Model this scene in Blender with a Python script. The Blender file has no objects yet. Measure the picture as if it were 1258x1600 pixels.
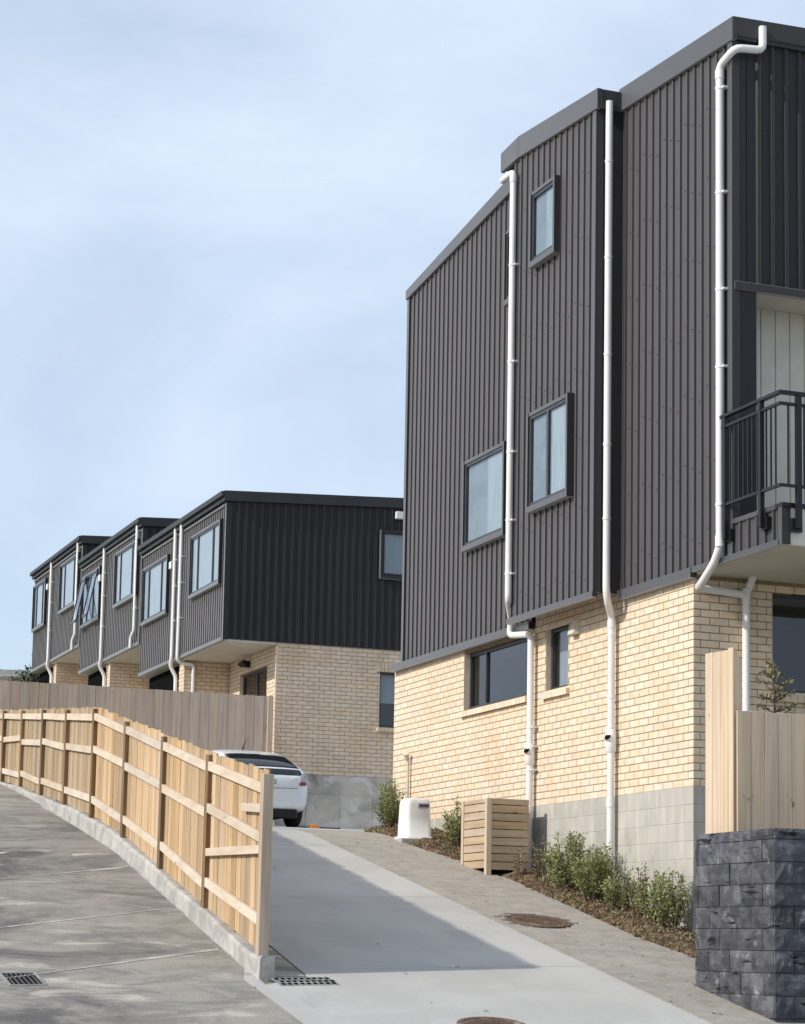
import bpy, bmesh, math, random
from mathutils import Vector, Matrix
R = math.radians
rnd = random.Random(7)
scene = bpy.context.scene
col = scene.collection

# ------------------------------------------------------------------ camera
yaw, pitch, roll = R(20.75), R(7.54), R(1.07)
fwd = Vector((math.sin(yaw)*math.cos(pitch), math.cos(yaw)*math.cos(pitch), math.sin(pitch)))
rt = Vector((math.cos(yaw), -math.sin(yaw), 0)); up = rt.cross(fwd)
rt2 = math.cos(roll)*rt + math.sin(roll)*up; up2 = -math.sin(roll)*rt + math.cos(roll)*up
cd = bpy.data.cameras.new('camera'); cam = bpy.data.objects.new('camera', cd); col.objects.link(cam)
cam.matrix_world = Matrix(((rt2.x, up2.x, -fwd.x, 0), (rt2.y, up2.y, -fwd.y, 0), (rt2.z, up2.z, -fwd.z, 1.6), (0, 0, 0, 1)))
cd.sensor_fit = 'HORIZONTAL'; cd.sensor_width = 36; cd.lens = 3438/1258*36
cd.shift_x = 0; cd.shift_y = 227.5/1258
cd.clip_start = 0.1; cd.clip_end = 2000
scene.camera = cam

# ------------------------------------------------------------------ sky, sun, exposure
SUN_EL, SUN_AZ = R(32.0), R(-93.2)          # azimuth clockwise from +Y
world = bpy.data.worlds.new('World'); scene.world = world; world.use_nodes = True
wn, wl = world.node_tree.nodes, world.node_tree.links
for n in list(wn): wn.remove(n)
wo = wn.new('ShaderNodeOutputWorld'); bg = wn.new('ShaderNodeBackground'); bg.inputs[1].default_value = 0.12
sky = wn.new('ShaderNodeTexSky'); sky.sky_type = 'NISHITA'; sky.sun_disc = False
sky.sun_elevation = SUN_EL; sky.sun_rotation = SUN_AZ
sky.air_density = 1.0; sky.dust_density = 1.2; sky.ozone_density = 1.6
tc = wn.new('ShaderNodeTexCoord'); mp = wn.new('ShaderNodeMapping'); mp.inputs['Scale'].default_value = (1.1, 1.1, 2.4)
nz = wn.new('ShaderNodeTexNoise'); nz.inputs['Scale'].default_value = 2.1; nz.inputs['Detail'].default_value = 6; nz.inputs['Roughness'].default_value = .52
nz.inputs['Distortion'].default_value = .5
cr = wn.new('ShaderNodeValToRGB'); cr.color_ramp.elements[0].position = .40; cr.color_ramp.elements[0].color = (.48, .48, .48, 1)
cr.color_ramp.elements[1].position = .64; cr.color_ramp.elements[1].color = (.96, .96, .96, 1)
mx = wn.new('ShaderNodeMix'); mx.data_type = 'RGBA'; mx.inputs[7].default_value = (4.42, 5.1, 6.05, 1)
wl.new(tc.outputs['Generated'], mp.inputs[0]); wl.new(mp.outputs[0], nz.inputs['Vector']); wl.new(nz.outputs[0], cr.inputs[0])
wl.new(cr.outputs[0], mx.inputs[0]); wl.new(sky.outputs[0], mx.inputs[6]); wl.new(mx.outputs[2], bg.inputs[0]); wl.new(bg.outputs[0], wo.inputs[0])
sd = bpy.data.lights.new('sun', 'SUN'); sd.energy = 2.65; sd.angle = R(1.2); sd.color = (1.0, .93, .83)
sun = bpy.data.objects.new('sun', sd); col.objects.link(sun)
tosun = Vector((math.sin(SUN_AZ)*math.cos(SUN_EL), math.cos(SUN_AZ)*math.cos(SUN_EL), math.sin(SUN_EL)))
sun.rotation_euler = (-tosun).to_track_quat('-Z', 'Y').to_euler(); sun.location = (-20, 5, 30)
vs = scene.view_settings; vs.view_transform = 'Standard'; vs.look = 'None'; vs.gamma = 1; vs.exposure = 0.52
vs.use_curve_mapping = False

# ------------------------------------------------------------------ materials
def mat(name, c1, c2=None, ns=4.0, sc=(1, 1, 1), detail=5, rough=.75, spec=.4, rv=.0, bump=.0, bs=40., metal=0.,
        stain=None, lohi=(.42, .62), coat=0, stain2=None, nrough=.55, hue=None, sheen=None, grain=None, dist=0):
    m = bpy.data.materials.new(name); m.use_nodes = True
    N, L = m.node_tree.nodes, m.node_tree.links
    b = N['Principled BSDF']; b.inputs['Roughness'].default_value = rough; b.inputs['Metallic'].default_value = metal
    b.inputs['Specular IOR Level'].default_value = spec
    if coat: b.inputs['Coat Weight'].default_value = coat; b.inputs['Coat Roughness'].default_value = .05
    if sheen: b.inputs['Sheen Weight'].default_value = sheen[0]; b.inputs['Sheen Roughness'].default_value = sheen[1]; b.inputs['Sheen Tint'].default_value = (*sheen[2], 1)
    g = N.new('ShaderNodeNewGeometry')
    def noise(scale, s, dt, rg=.55, ds=0):
        mpn = N.new('ShaderNodeMapping'); mpn.inputs['Scale'].default_value = s
        n = N.new('ShaderNodeTexNoise'); n.inputs['Scale'].default_value = scale; n.inputs['Detail'].default_value = dt; n.inputs['Roughness'].default_value = rg; n.inputs['Distortion'].default_value = ds
        L.new(g.outputs['Position'], mpn.inputs[0]); L.new(mpn.outputs[0], n.inputs['Vector']); return n
    def ramp(n, lo, hi):
        r = N.new('ShaderNodeMapRange'); r.inputs[1].default_value = lo; r.inputs[2].default_value = hi; r.interpolation_type = 'SMOOTHSTEP'
        L.new(n.outputs[0], r.inputs[0]); return r.outputs[0]
    def mix(fac, a, bcol, mode='MIX'):
        x = N.new('ShaderNodeMix'); x.data_type = 'RGBA'; x.blend_type = mode
        if isinstance(fac, float): x.inputs[0].default_value = fac
        else: L.new(fac, x.inputs[0])
        for i, v in ((6, a), (7, bcol)):
            if isinstance(v, tuple): x.inputs[i].default_value = (*v, 1)
            else: L.new(v, x.inputs[i])
        return x.outputs[2]
    c2 = c2 or tuple(v*.8 for v in c1)
    c = mix(ramp(noise(ns, sc, detail, nrough, dist), *lohi), c1, c2)
    for st in (stain, stain2):
        if st:
            c = mix(ramp(noise(st[1], st[2], 7, .62, dist), *st[3]), c, st[0])
    if grain:
        gn = N.new('ShaderNodeMapRange'); gn.inputs[1].default_value = .3; gn.inputs[2].default_value = .7; gn.inputs[3].default_value = 1-grain[1]; gn.inputs[4].default_value = 1+grain[1]
        L.new(noise(grain[0], (1, 1, 1), 3, .7).outputs[0], gn.inputs[0])
        hg = N.new('ShaderNodeHueSaturation'); L.new(gn.outputs[0], hg.inputs['Value']); L.new(c, hg.inputs['Color']); c = hg.outputs[0]
    if rv:
        oi = N.new('ShaderNodeObjectInfo'); ad = N.new('ShaderNodeMath'); ad.operation = 'ADD'
        L.new(oi.outputs['Random'], ad.inputs[0]); L.new(g.outputs['Random Per Island'], ad.inputs[1])
        fr = N.new('ShaderNodeMath'); fr.operation = 'FRACT'; L.new(ad.outputs[0], fr.inputs[0])
        mr = N.new('ShaderNodeMapRange'); mr.inputs[3].default_value = 1-rv; mr.inputs[4].default_value = 1+rv; L.new(fr.outputs[0], mr.inputs[0])
        hs = N.new('ShaderNodeHueSaturation'); L.new(mr.outputs[0], hs.inputs['Value']); L.new(c, hs.inputs['Color'])
        if hue:
            m2 = N.new('ShaderNodeMath'); m2.operation = 'MULTIPLY'; m2.inputs[1].default_value = 7.31; L.new(fr.outputs[0], m2.inputs[0])
            f2 = N.new('ShaderNodeMath'); f2.operation = 'FRACT'; L.new(m2.outputs[0], f2.inputs[0])
            r2 = N.new('ShaderNodeMapRange'); r2.inputs[3].default_value = 1-hue; r2.inputs[4].default_value = 1+hue; L.new(f2.outputs[0], r2.inputs[0])
            L.new(r2.outputs[0], hs.inputs['Saturation'])
        c = hs.outputs[0]
    L.new(c, b.inputs['Base Color'])
    if bump:
        bp = N.new('ShaderNodeBump'); bp.inputs['Strength'].default_value = bump; bp.inputs['Distance'].default_value = .01
        L.new(noise(bs, sc, 6, .6).outputs[0], bp.inputs['Height']); L.new(bp.outputs[0], b.inputs['Normal'])
    return m

CLAD = mat('dark_metal_cladding', (.009, .0085, .010), (.011, .010, .012), 1.2, (1, 1, .3), rough=.36, spec=.12, sheen=(1.0, .47, (1, .935, .925)), rv=.06, bump=.02, bs=3)
FLASH = mat('dark_metal_flashing', (.009, .009, .011), (.011, .011, .013), 1.5, rough=.34, spec=.15, sheen=(1.0, .485, (.99, .97, .98)), bump=.02, bs=2)
CLADD = FLASH
ROOFM = mat('dark_roof_metal', (.03, .03, .032), None, 2, rough=.45)
BRICK = mat('cream_brick', (.745, .61, .465), (.69, .555, .41), 9, rough=.85, spec=.25, rv=.05, hue=.14, bump=.25, bs=90, grain=(160, .05),
            stain=((.64, .505, .36), 24, (1, 1, 1), (.62, .78)), stain2=((.66, .52, .375), .8, (1, 1, .7), (.50, .70)))
BRICKL = mat('tan_brick', (.71, .57, .435), (.65, .51, .38), 8, rough=.87, spec=.25, rv=.05, hue=.12, bump=.2, bs=70, stain=((.58, .44, .30), .7, (1, 1, 1), (.5, .7)))
MORT = mat('brown_mortar', (.25, .185, .12), (.31, .235, .16), 25, rough=.95, spec=.1, bump=.3, bs=120)
CMU = mat('grey_concrete_block', (.44, .42, .38), (.38, .365, .335), 1.7, (1, 1, 1.0), rough=.9, spec=.2, rv=.045, bump=.3, bs=80, grain=(120, .06),
          stain=((.51, .48, .42), 2.0, (3.5, 3.5, .6), (.48, .66)), stain2=((.30, .295, .27), 3, (1.4, 1.4, .5), (.57, .76)))
CMUJ = mat('grey_block_mortar', (.42, .41, .385), None, 6, rough=.95, bump=.3, bs=100)
BASEC = mat('stained_concrete', (.56, .51, .44), (.39, .355, .315), .9, (1, 1, 1.2), rough=.9, spec=.2, bump=.3, bs=40, grain=(60, .1), dist=.8,
            stain=((.66, .62, .57), 1.0, (1, 1, 1.3), (.48, .60)), stain2=((.20, .185, .18), 1.3, (1, 1, .9), (.56, .70)))
DBLK = mat('charcoal_splitface_block', (.064, .066, .077), (.112, .114, .127), 7, (1, 1, 1), rough=.9, spec=.25, rv=.30, bump=1.0, bs=40, grain=(110, .3),
           stain=((.34, .345, .365), 4.5, (1.2, 1.2, 1.0), (.57, .74)), stain2=((.014, .014, .018), 3.2, (.8, .8, 4.5), (.58, .66)))
DBLKJ = mat('charcoal_block_mortar', (.07, .072, .085), None, 14, rough=.95)
PVC = mat('white_pvc', (.80, .79, .77), (.76, .75, .73), 2, rough=.32, spec=.5, stain=((.64, .61, .56), 3.0, (3, 3, .7), (.60, .85)))
WHITEP = mat('white_plastic', (.78, .77, .75), (.72, .71, .69), 3, rough=.4, spec=.5, stain=((.55, .50, .43), 4, (2, 2, .6), (.62, .85)))
DARKPIT = mat('interior_shade', (.010, .010, .011), None, 3, rough=.9, spec=.0)  # near-black stands in for the shade inside rooms, carports and openings
SOFFIT = mat('cream_soffit', (.62, .57, .49), (.58, .53, .45), 2, rough=.8, spec=.2)
WBOARD = mat('white_weatherboard', (.64, .60, .52), (.60, .56, .48), 3, rough=.6, rv=.02)
RAILM = mat('black_powder_coat', (.012, .013, .016), None, 3, rough=.38, spec=.35)
WINF = mat('charcoal_window_frame', (.05, .054, .062), None, 3, rough=.38, spec=.5)
CURT = mat('pale_curtain', (.42, .465, .50), (.33, .375, .415), 5, (9, 9, .4), rough=.9)
ROOMB = mat('blue_grey_blind', (.25, .285, .32), (.20, .23, .265), 2, (1, 1, 1.5), rough=.9)
DRAPE = mat('grey_blind', (.30, .32, .35), (.27, .29, .32), 4, (6, 6, .4), rough=.9)
def wood(name, a, b2, axis, rv=.12, knots=(.16, .09, .045), weather=None):
    s = {'z': (22, 22, .9), 'y': (9, 1.4, 9), 'x': (.9, 22, 22)}[axis]; k = {'z': (5, 5, 2.4), 'y': (5, 2.4, 5), 'x': (2.4, 5, 5)}[axis]
    return mat(name, a, b2, 1.0, s, 6, rough=.82, spec=.2, rv=rv, hue=.12, bump=.35, bs=1.6, stain=(knots, 1.55, k, (.645, .72)), lohi=(.38, .66), stain2=weather)
W_POST = wood('pine_post', (.225, .15, .088), (.145, .097, .056), 'z', .2)
W_POST1 = wood('grey_pine_post', (.46, .37, .285), (.36, .28, .205), 'z', .05)
W_PAL2 = wood('duller_pine_paling', (.40, .305, .20), (.29, .215, .135), 'z', .22)  # duller, darker palings for the upper bays
W_RAIL = wood('pine_rail', (.60, .52, .425), (.53, .44, .335), 'y', .08)
W_PAL = wood('pine_paling', (.50, .36, .22), (.38, .26, .148), 'z', .24)
W_GREY = wood('weathered_paling', (.60, .465, .355), (.50, .375, .275), 'z', .10, (.26, .17, .11))
W_NEWP = wood('new_pine_board', (.62, .50, .375), (.53, .41, .29), 'z', .07, (.22, .13, .07))
W_SLAT = wood('pine_slat', (.47, .36, .25), (.40, .295, .19), 'x', .08)
W_SLATY = wood('pine_slat_side', (.50, .39, .28), (.42, .315, .21), 'y', .08)
CONC = mat('new_concrete', (.47, .458, .435), (.43, .42, .398), 1.1, (1, 1, 1), 7, rough=.85, spec=.25, rv=.03, bump=.3, bs=60, grain=(90, .07), dist=.4,
           stain=((.51, .50, .475), .6, (1, .6, 1), (.5, .72)), stain2=((.34, .33, .312), 1.5, (1.5, .20, 1), (.58, .82)))
CONCL = mat('weathered_concrete', (.305, .284, .25), (.205, .193, .175), 1.6, (.8, 1.0, 1), 10, rough=.9, spec=.2, rv=.08, bump=.6, bs=35, nrough=.74, grain=(70, .18), dist=.7,
            stain=((.115, .11, .105), .55, (.8, .9, 1), (.51, .66)), stain2=((.44, .405, .355), 2.0, (.5, 1.2, 1), (.55, .70)))
ROADM = mat('pale_chip_seal', (.27, .26, .245), (.22, .215, .205), 3, rough=.9, bump=.5, bs=60)
EFFL = mat('pale_joint_lime', (.46, .44, .41), (.33, .31, .285), 5, rough=.95, bump=.3, bs=50)
KERB = mat('kerb_concrete', (.42, .405, .375), (.31, .30, .28), 3, rough=.9, bump=.6, bs=25, grain=(60, .12), dist=.8, stain=((.52, .50, .46), 2.0, (1, 1, 1), (.52, .72)), stain2=((.17, .16, .15), 2.6, (1, 1, 2), (.62, .78)))
PAVE = mat('grey_brown_paver', (.36, .33, .29), (.315, .29, .255), 5, rough=.9, spec=.2, rv=.06, hue=.2, bump=.4, bs=60, grain=(80, .10),
           stain=((.41, .375, .325), .9, (1, .8, 1), (.5, .72)))
SAND = mat('joint_sand', (.29, .265, .225), None, 20, rough=.95)
SOIL = mat('brown_bark_soil', (.20, .135, .088), (.10, .07, .046), 9, rough=.95, spec=.1, bump=1.0, bs=30, grain=(60, .3),
           stain=((.26, .20, .12), 18, (1, 1, 1), (.56, .7)))
GRASS = mat('rough_grass', (.07, .10, .03), (.11, .12, .05), 2.2, rough=.95, bump=.6, bs=12)
RUST = mat('rusty_iron', (.16, .105, .07), (.105, .075, .055), 9, rough=.8, spec=.3, bump=.5, bs=40, stain=((.28, .235, .195), 6, (1, 1, 1), (.55, .7)))
IRON = mat('dark_cast_iron', (.05, .05, .05), (.08, .078, .073), 9, rough=.7, bump=.3, bs=50)
GALV = mat('grey_galvanised', (.30, .29, .275), (.20, .195, .185), 9, rough=.6, bump=.3, bs=50)
CARW = mat('white_car_paint', (.82, .83, .85), (.81, .82, .84), 1, rough=.25, spec=.5, coat=.6)
CARB = mat('black_car_trim', (.012, .012, .013), None, 4, rough=.5)
CARG = mat('dark_car_glass', (.012, .013, .015), (.010, .011, .013), 1, rough=.05, spec=.6)
LENS = mat('clear_lens', (.42, .40, .41), (.30, .20, .21), 6, rough=.1, spec=.7, coat=.5)
REDL = mat('red_lens', (.22, .02, .02), None, 6, rough=.15, spec=.6)
TYRE = mat('tyre_rubber', (.018, .018, .018), None, 9, rough=.9)
RIM = mat('alloy_rim', (.4, .4, .41), None, 4, rough=.3, metal=.8)
ORANGE = mat('orange_plastic', (.70, .22, .03), None, 4, rough=.5)
INK = mat('black_ink', (.03, .03, .035), None, 4, rough=.6)
STICK = mat('grey_sticker', (.22, .23, .26), (.36, .37, .4), 30, rough=.4)
LEAF = mat('shrub_leaf', (.205, .24, .085), (.30, .32, .14), 6, rough=.55, spec=.3, rv=.35, hue=.2)
LEAFD = mat('dull_leaf', (.17, .165, .08), (.24, .21, .12), 6, rough=.6, spec=.3, rv=.35, hue=.2)
LEAFP = mat('pine_needle', (.045, .07, .035), (.07, .09, .05), 3, rough=.7, rv=.3)
TWIG = mat('brown_twig', (.12, .08, .05), (.18, .13, .09), 8, rough=.9)
HWALL = mat('white_render', (.72, .71, .69), None, 2, rough=.8)
HROOF = mat('dark_tile_roof', (.022, .025, .034), (.035, .037, .045), 3, (1, 1, 6), rough=.6)
def glass(name, tint, ior):
    m = bpy.data.materials.new(name); m.use_nodes = True; N, L = m.node_tree.nodes, m.node_tree.links
    N.remove(N['Principled BSDF']); t = N.new('ShaderNodeBsdfTransparent'); t.inputs[0].default_value = (*tint, 1)
    g = N.new('ShaderNodeBsdfGlossy'); g.inputs['Roughness'].default_value = .015; g.inputs[0].default_value = (.95, .97, 1, 1)
    lw = N.new('ShaderNodeLayerWeight'); lw.inputs[0].default_value = .5; s = N.new('ShaderNodeMixShader')      # Schlick, same from both sides
    pw = N.new('ShaderNodeMath'); pw.operation = 'POWER'; pw.inputs[1].default_value = 4.2; L.new(lw.outputs['Facing'], pw.inputs[0])
    ma = N.new('ShaderNodeMath'); ma.operation = 'MULTIPLY_ADD'; ma.inputs[1].default_value = .9; ma.inputs[2].default_value = ior; L.new(pw.outputs[0], ma.inputs[0])
    L.new(ma.outputs[0], s.inputs[0]); L.new(t.outputs[0], s.inputs[1]); L.new(g.outputs[0], s.inputs[2]); L.new(s.outputs[0], N['Material Output'].inputs[0])
    return m
GLASS = glass('window_glass', (.80, .86, .88), .07)

# ------------------------------------------------------------------ builders
IDENT = lambda a, b, c: (a, b, c)
def mapA(X): return lambda u, w, z: (X-w, u, z)      # wall facing -X: u runs along Y, w outward
def mapB(Y): return lambda u, w, z: (u, Y-w, z)      # wall facing -Y: u runs along X, w outward
class MB:
    def __init__(s, f=IDENT): s.v = []; s.f = []; s.m = f; s.sm = []
    def add(s, vs_, fs, smooth=False):
        o = len(s.v); s.v += [s.m(*p) for p in vs_]; s.f += [tuple(i+o for i in q) for q in fs]; s.sm += [smooth]*len(fs); return s
    def box(s, a0, a1, b0, b1, c0, c1):
        return s.add([(a0, b0, c0), (a1, b0, c0), (a1, b1, c0), (a0, b1, c0), (a0, b0, c1), (a1, b0, c1), (a1, b1, c1), (a0, b1, c1)],
                     [(0, 3, 2, 1), (4, 5, 6, 7), (0, 1, 5, 4), (1, 2, 6, 5), (2, 3, 7, 6), (3, 0, 4, 7)])
    def hexa(s, p): return s.add(p, [(0, 3, 2, 1), (4, 5, 6, 7), (0, 1, 5, 4), (1, 2, 6, 5), (2, 3, 7, 6), (3, 0, 4, 7)])
    def quad(s, *p): return s.add(list(p), [tuple(range(len(p)))])
    def tube(s, path, r, n=14, fillet=0.0, cap=True, smooth=True):
        P = [Vector(p) for p in path]
        if fillet and len(P) > 2:
            Q = [P[0]]
            for i in range(1, len(P)-1):
                a, b, c = P[i-1], P[i], P[i+1]; d1 = (a-b); d2 = (c-b); l = min(fillet, d1.length*.45, d2.length*.45)
                a2 = b+d1.normalized()*l; c2 = b+d2.normalized()*l
                for k in range(4):
                    t = k/3; Q.append((1-t)**2*a2+2*t*(1-t)*b+t*t*c2)
            P = Q+[P[-1]]
        rr = r if isinstance(r, (list, tuple)) else [r]*len(P)
        t0 = (P[1]-P[0]).normalized(); ref = Vector((0, 0, 1)) if abs(t0.z) < .9 else Vector((1, 0, 0))
        nx = t0.cross(ref).normalized(); vs_ = []; fs = []
        for i, p in enumerate(P):
            t = ((P[min(i+1, len(P)-1)]-P[max(i-1, 0)])).normalized()
            nx = (nx-t*nx.dot(t)).normalized(); ny = t.cross(nx)
            for k in range(n):
                a = 2*math.pi*k/n; vs_.append(tuple(p+(nx*math.cos(a)+ny*math.sin(a))*rr[i]))
        for i in range(len(P)-1):
            for k in range(n): fs.append((i*n+k, i*n+(k+1) % n, (i+1)*n+(k+1) % n, (i+1)*n+k))
        s.add(vs_, fs, smooth)
        if cap: s.add(vs_[:n], [tuple(range(n))[::-1]]); s.add(vs_[-n:], [tuple(range(n))])
        return s
    def mesh(s, name, mt, bevel=0, recalc=True):
        me = bpy.data.meshes.new(name); me.from_pydata(s.v, [], s.f)
        me.polygons.foreach_set('use_smooth', s.sm)
        if recalc or bevel:
            bm = bmesh.new(); bm.from_mesh(me)
            if recalc: bmesh.ops.recalc_face_normals(bm, faces=bm.faces)
            if bevel: bmesh.ops.bevel(bm, geom=bm.edges[:], offset=bevel, segments=1, affect='EDGES')
            bm.to_mesh(me); bm.free()
        me.materials.append(mt); return me
    def build(s, name, mt, parent=None, bevel=0, recalc=True):
        return link(name, s.mesh(name, mt, bevel, recalc), parent)
def world_loc(o):
    l = Vector((0, 0, 0))
    while o is not None: l += o.location; o = o.parent
    return l
def link(name, me, parent=None, loc=(0, 0, 0), rot=None, scale=None):
    o = bpy.data.objects.new(name, me); col.objects.link(o)
    if parent is not None: o.parent = parent
    o.location = Vector(loc)-(world_loc(parent) if parent else Vector((0, 0, 0)))
    if rot: o.rotation_euler = rot
    if scale: o.scale = scale
    return o
def thing(name, loc, label, cat, group=None):
    o = bpy.data.objects.new(name, None); col.objects.link(o); o.location = loc; o.empty_display_size = .2
    o['label'] = label; o['category'] = cat
    if group: o['group'] = group
    return o
def struct(o): o['kind'] = 'structure'; return o
def stuff(o): o['kind'] = 'stuff'; return o

# ------------------------------------------------------------------ ground heights
def zmain(Y):
    if Y < 9: return 0
    if Y < 14: t = (Y-9)/5; return .376*t*t*(.0+1.0)
    if Y < 28.3: return 1.015+.19*(Y-17.36)
    if Y < 29.3: t = Y-28.3; return 3.0936+.19*t-.065*t*t
    return 3.2186+.06*(Y-29.3)
def zg(X, Y): return zmain(Y)-.025*max(0, 9.5-X)*min(1, max(0, (Y-9)/5))
def zleft(X, Y):
    if Y < 26.7: return zg(X, Y)
    b = zg(X, 26.7); t = Y-26.7
    return b+.15*t-.0012*t*t if t < 12 else b+1.627+.12*(t-12)
def fenceX(Y): return 6.07+.0585*(Y-19.53)
def sheet(name, xs, ys, zf, mt, parent=None, dz=0, thick=None):
    nx, ny = len(xs), len(ys); v = [(x(y) if callable(x) else x, y, 0) for y in ys for x in xs]
    v = [(a, b, zf(a, b)+dz) for a, b, _ in v]
    f = [(j*nx+i, j*nx+i+1, (j+1)*nx+i+1, (j+1)*nx+i) for j in range(ny-1) for i in range(nx-1)]
    m = MB(); m.add(v, f)
    if thick:
        ring = [i for i in range(nx)]+[(j+1)*nx-1 for j in range(1, ny)]+[(ny-1)*nx+i for i in range(nx-2, -1, -1)]+[j*nx for j in range(ny-2, 0, -1)]
        o = len(m.v); m.v += [(m.v[i][0], m.v[i][1], m.v[i][2]-thick) for i in ring]
        k = len(ring); m.f += [(ring[i], ring[(i+1) % k], o+(i+1) % k, o+i) for i in range(k)]; m.sm += [False]*k
    return m.build(name, mt, parent, recalc=False)
def lin(a, b, n): return [a+(b-a)*i/(n-1) for i in range(n)]

def zterr(X, Y):
    if Y > 44.15: return min(5.1+.105*max(0, Y-46), 9.5)
    if X < fenceX(Y) and Y > 19: return zleft(min(X, fenceX(Y)), Y)-.06 if X > -8 else zleft(-8, Y)-.06
    return zg(max(X, -8), Y)-.06
gx = [-400, -150, -60, -25, -12, -8, -4, 0, 3, 5]+[6, 7, 8, 9, 9.6, 10.2, 10.9, 11.7, 13, 15, 18, 24, 40, 90, 200, 400]
gy = [-300, -80, -20, 0, 5, 9]+lin(10, 31, 43)+lin(32, 44.1, 25)+[44.2, 46, 52, 58, 66, 80, 100, 140, 250, 500]
struct(sheet('ground', gx, gy, zterr, GRASS, dz=-.05))

struct(sheet('unseen_road', [-60, -20, 0, 10, 25, 80], [-14, -6, 0, 5, 8.9], lambda X, Y: 0, ROADM, dz=-.03))  # unseen pale ground in front, added to bounce light onto the shaded walls
struct(sheet('unseen_verge_path', [-30, -8, 0, 5.8, 9.5, 14, 30], lin(8.9, 14.5, 8)+[16.4], zg, CONC, dz=-.035))  # pale path out of view, added for the same bounced light
# right driveway: filler bed with one concrete slab per bay
dr = struct(sheet('driveway', [lambda y: max(5.85, fenceX(y)+.08) if y > 19.4 else 5.85, 7.5, 9.5], lin(9.5, 31.5, 45), zg, SAND, dz=-.03))
jy = [9.6, 12.4, 15.9, 19.72, 23.6, 27.4, 31.4]
for a, b in zip(jy, jy[1:]):
    sheet('slab', [lambda y: (fenceX(y)+.42 if y > 19.3 else 5.86), 6.6, 7.4, 8.2, 9.0, 9.495], lin(a+.005, b-.005, 12), zg, CONC, dr, .004, .06)
sheet('slab', [6.9, 8.5, 10.2, 12, 14, 17, 20], lin(31.41, 44.05, 20), zg, CONC, dr, .004, .06)
sheet('edge_strip', [lambda y: fenceX(y)+.05, lambda y: fenceX(y)+.40], lin(19.45, 31.4, 24), zg, CONCL, dr, .002, .05)
# left driveway: weathered slabs cast on skewed joints
ld = struct(sheet('left_driveway', [-7, -3, 0, 2, 4, 5.84], lin(9.5, 20.5, 23), zg, EFFL, dz=.0005))
sheet('drive_bed', [-7, -3, 0, 2, 4, lambda y: fenceX(y)-.06], lin(19.0, 43.7, 50), zleft, EFFL, ld, dz=.0005)
def sk(x, y0): return y0+.52*(x-5.0)
jl = [9.9, 13.2, 16.4, 20.15, 22.3, 24.9, 27.8, 31, 35, 39.5, 45.8]
for a, b in zip(jl, jl[1:]):
    m = MB(); nx, ny = 14, 10; g = []
    for j in range(ny):
        for i in range(nx):
            yc = a+.02+(b-a-.04)*j/(ny-1)
            xr = 5.835 if yc < 19.3 else fenceX(yc)-.075
            x = -6.5+(xr+6.5)*i/(nx-1); y = min(yc+.52*(x-5.0)*(1 if yc < 33 else .2), 43.6); g.append((x, y, zleft(x, y)+.004))
    m.add(g, [(j*nx+i, j*nx+i+1, (j+1)*nx+i+1, (j+1)*nx+i) for j in range(ny-1) for i in range(nx-1)]).build('slab', CONCL, ld, recalc=False)
q_ = random.Random(21)
for b in jl[2:7]:
    m = MB(); v = []; n = 60
    for i in range(n+1):
        x = -1.5+(fenceX(b)-.12+1.5)*i/n; y = b+.52*(x-5.0); wv = .018+.05*q_.random()*(.5+.5*math.sin(x*2.3+b))
        for d in (-wv*.6, wv): yy = y+d; v.append((x, yy, zleft(x, yy)+.0075))
    m.add(v, [(2*i, 2*i+2, 2*i+3, 2*i+1) for i in range(n)]).build('joint_lime', EFFL, ld, recalc=False)
struct(sheet('bounce_patio', [7.3, 9, 11, 13, 15.3], [44.2, 46, 48, 51.2], lambda X, Y: 5.235, CONC))  # unseen pale paving, added to bounce sunlight up onto the terrace soffits
struct(sheet('bounce_patio', [7.3, 9, 11, 13, 15.3], [51.36, 55, 57.9], lambda X, Y: 6.03, CONC))
struct(sheet('bounce_patio', [7.3, 9, 11, 13, 15.3], [58.0, 61, 64.6], lambda X, Y: 6.79, CONC))
# paver path
SE = [(9.5, 10.8), (18.85, 10.8), (20.24, 10.93), (21.2, 10.84), (22.24, 10.86), (23.6, 10.92), (25.0, 10.96), (26.4, 10.86), (27.8, 10.66), (29.5, 10.7), (31, 11.2), (33, 11.7)]
def soilX(Y):
    for (a, b), (c, d) in zip(SE, SE[1:]):
        if a <= Y <= c: return b+(d-b)*(Y-a)/(c-a)
    return SE[-1][1]
pp = struct(sheet('paver_path', [9.5, 10.2, soilX], lin(9.6, 31.4, 60), zg, SAND, dz=-.006))
pv = []
y = 14.6; row = 0
while y < 31.3:
    x = 9.505-(.10 if row % 2 else 0)
    while x < 11.3:
        x0, x1 = max(x, 9.505), min(x+.20, soilX(y+.05))
        if x1-x0 > .04 and not (y < 18.9 and x0 > 10.19): pv.append((x0, min(x1, 10.19) if y < 18.9 else x1, y, y+.10))
        x += .20
    y += .10; row += 1
pv = [p for p in pv if (((p[0]+p[1])/2-10.03)**2+((p[2]+p[3])/2-22.14)**2)**.5 > .43]
def pmesh(m, x0, x1, y0, y1, jit):
    z = [zg(x, y)+.006+jit for x, y in ((x0, y0), (x1, y0), (x1, y1), (x0, y1))]; e = .003; c = .003
    o = [(x0+e, y0+e), (x1-e, y0+e), (x1-e, y1-e), (x0+e, y1-e)]; i = [(x0+e+c, y0+e+c), (x1-e-c, y0+e+c), (x1-e-c, y1-e-c), (x0+e+c, y1-e-c)]
    m.add([(*o[k], z[k]-.03) for k in range(4)]+[(*o[k], z[k]-.001) for k in range(4)]+[(*i[k], z[k]) for k in range(4)],
          [(8, 9, 10, 11)]+[(a+k, a+(k+1) % 4, b+(k+1) % 4, b+k) for a, b in ((0, 4), (4, 8)) for k in range(4)])
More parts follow.
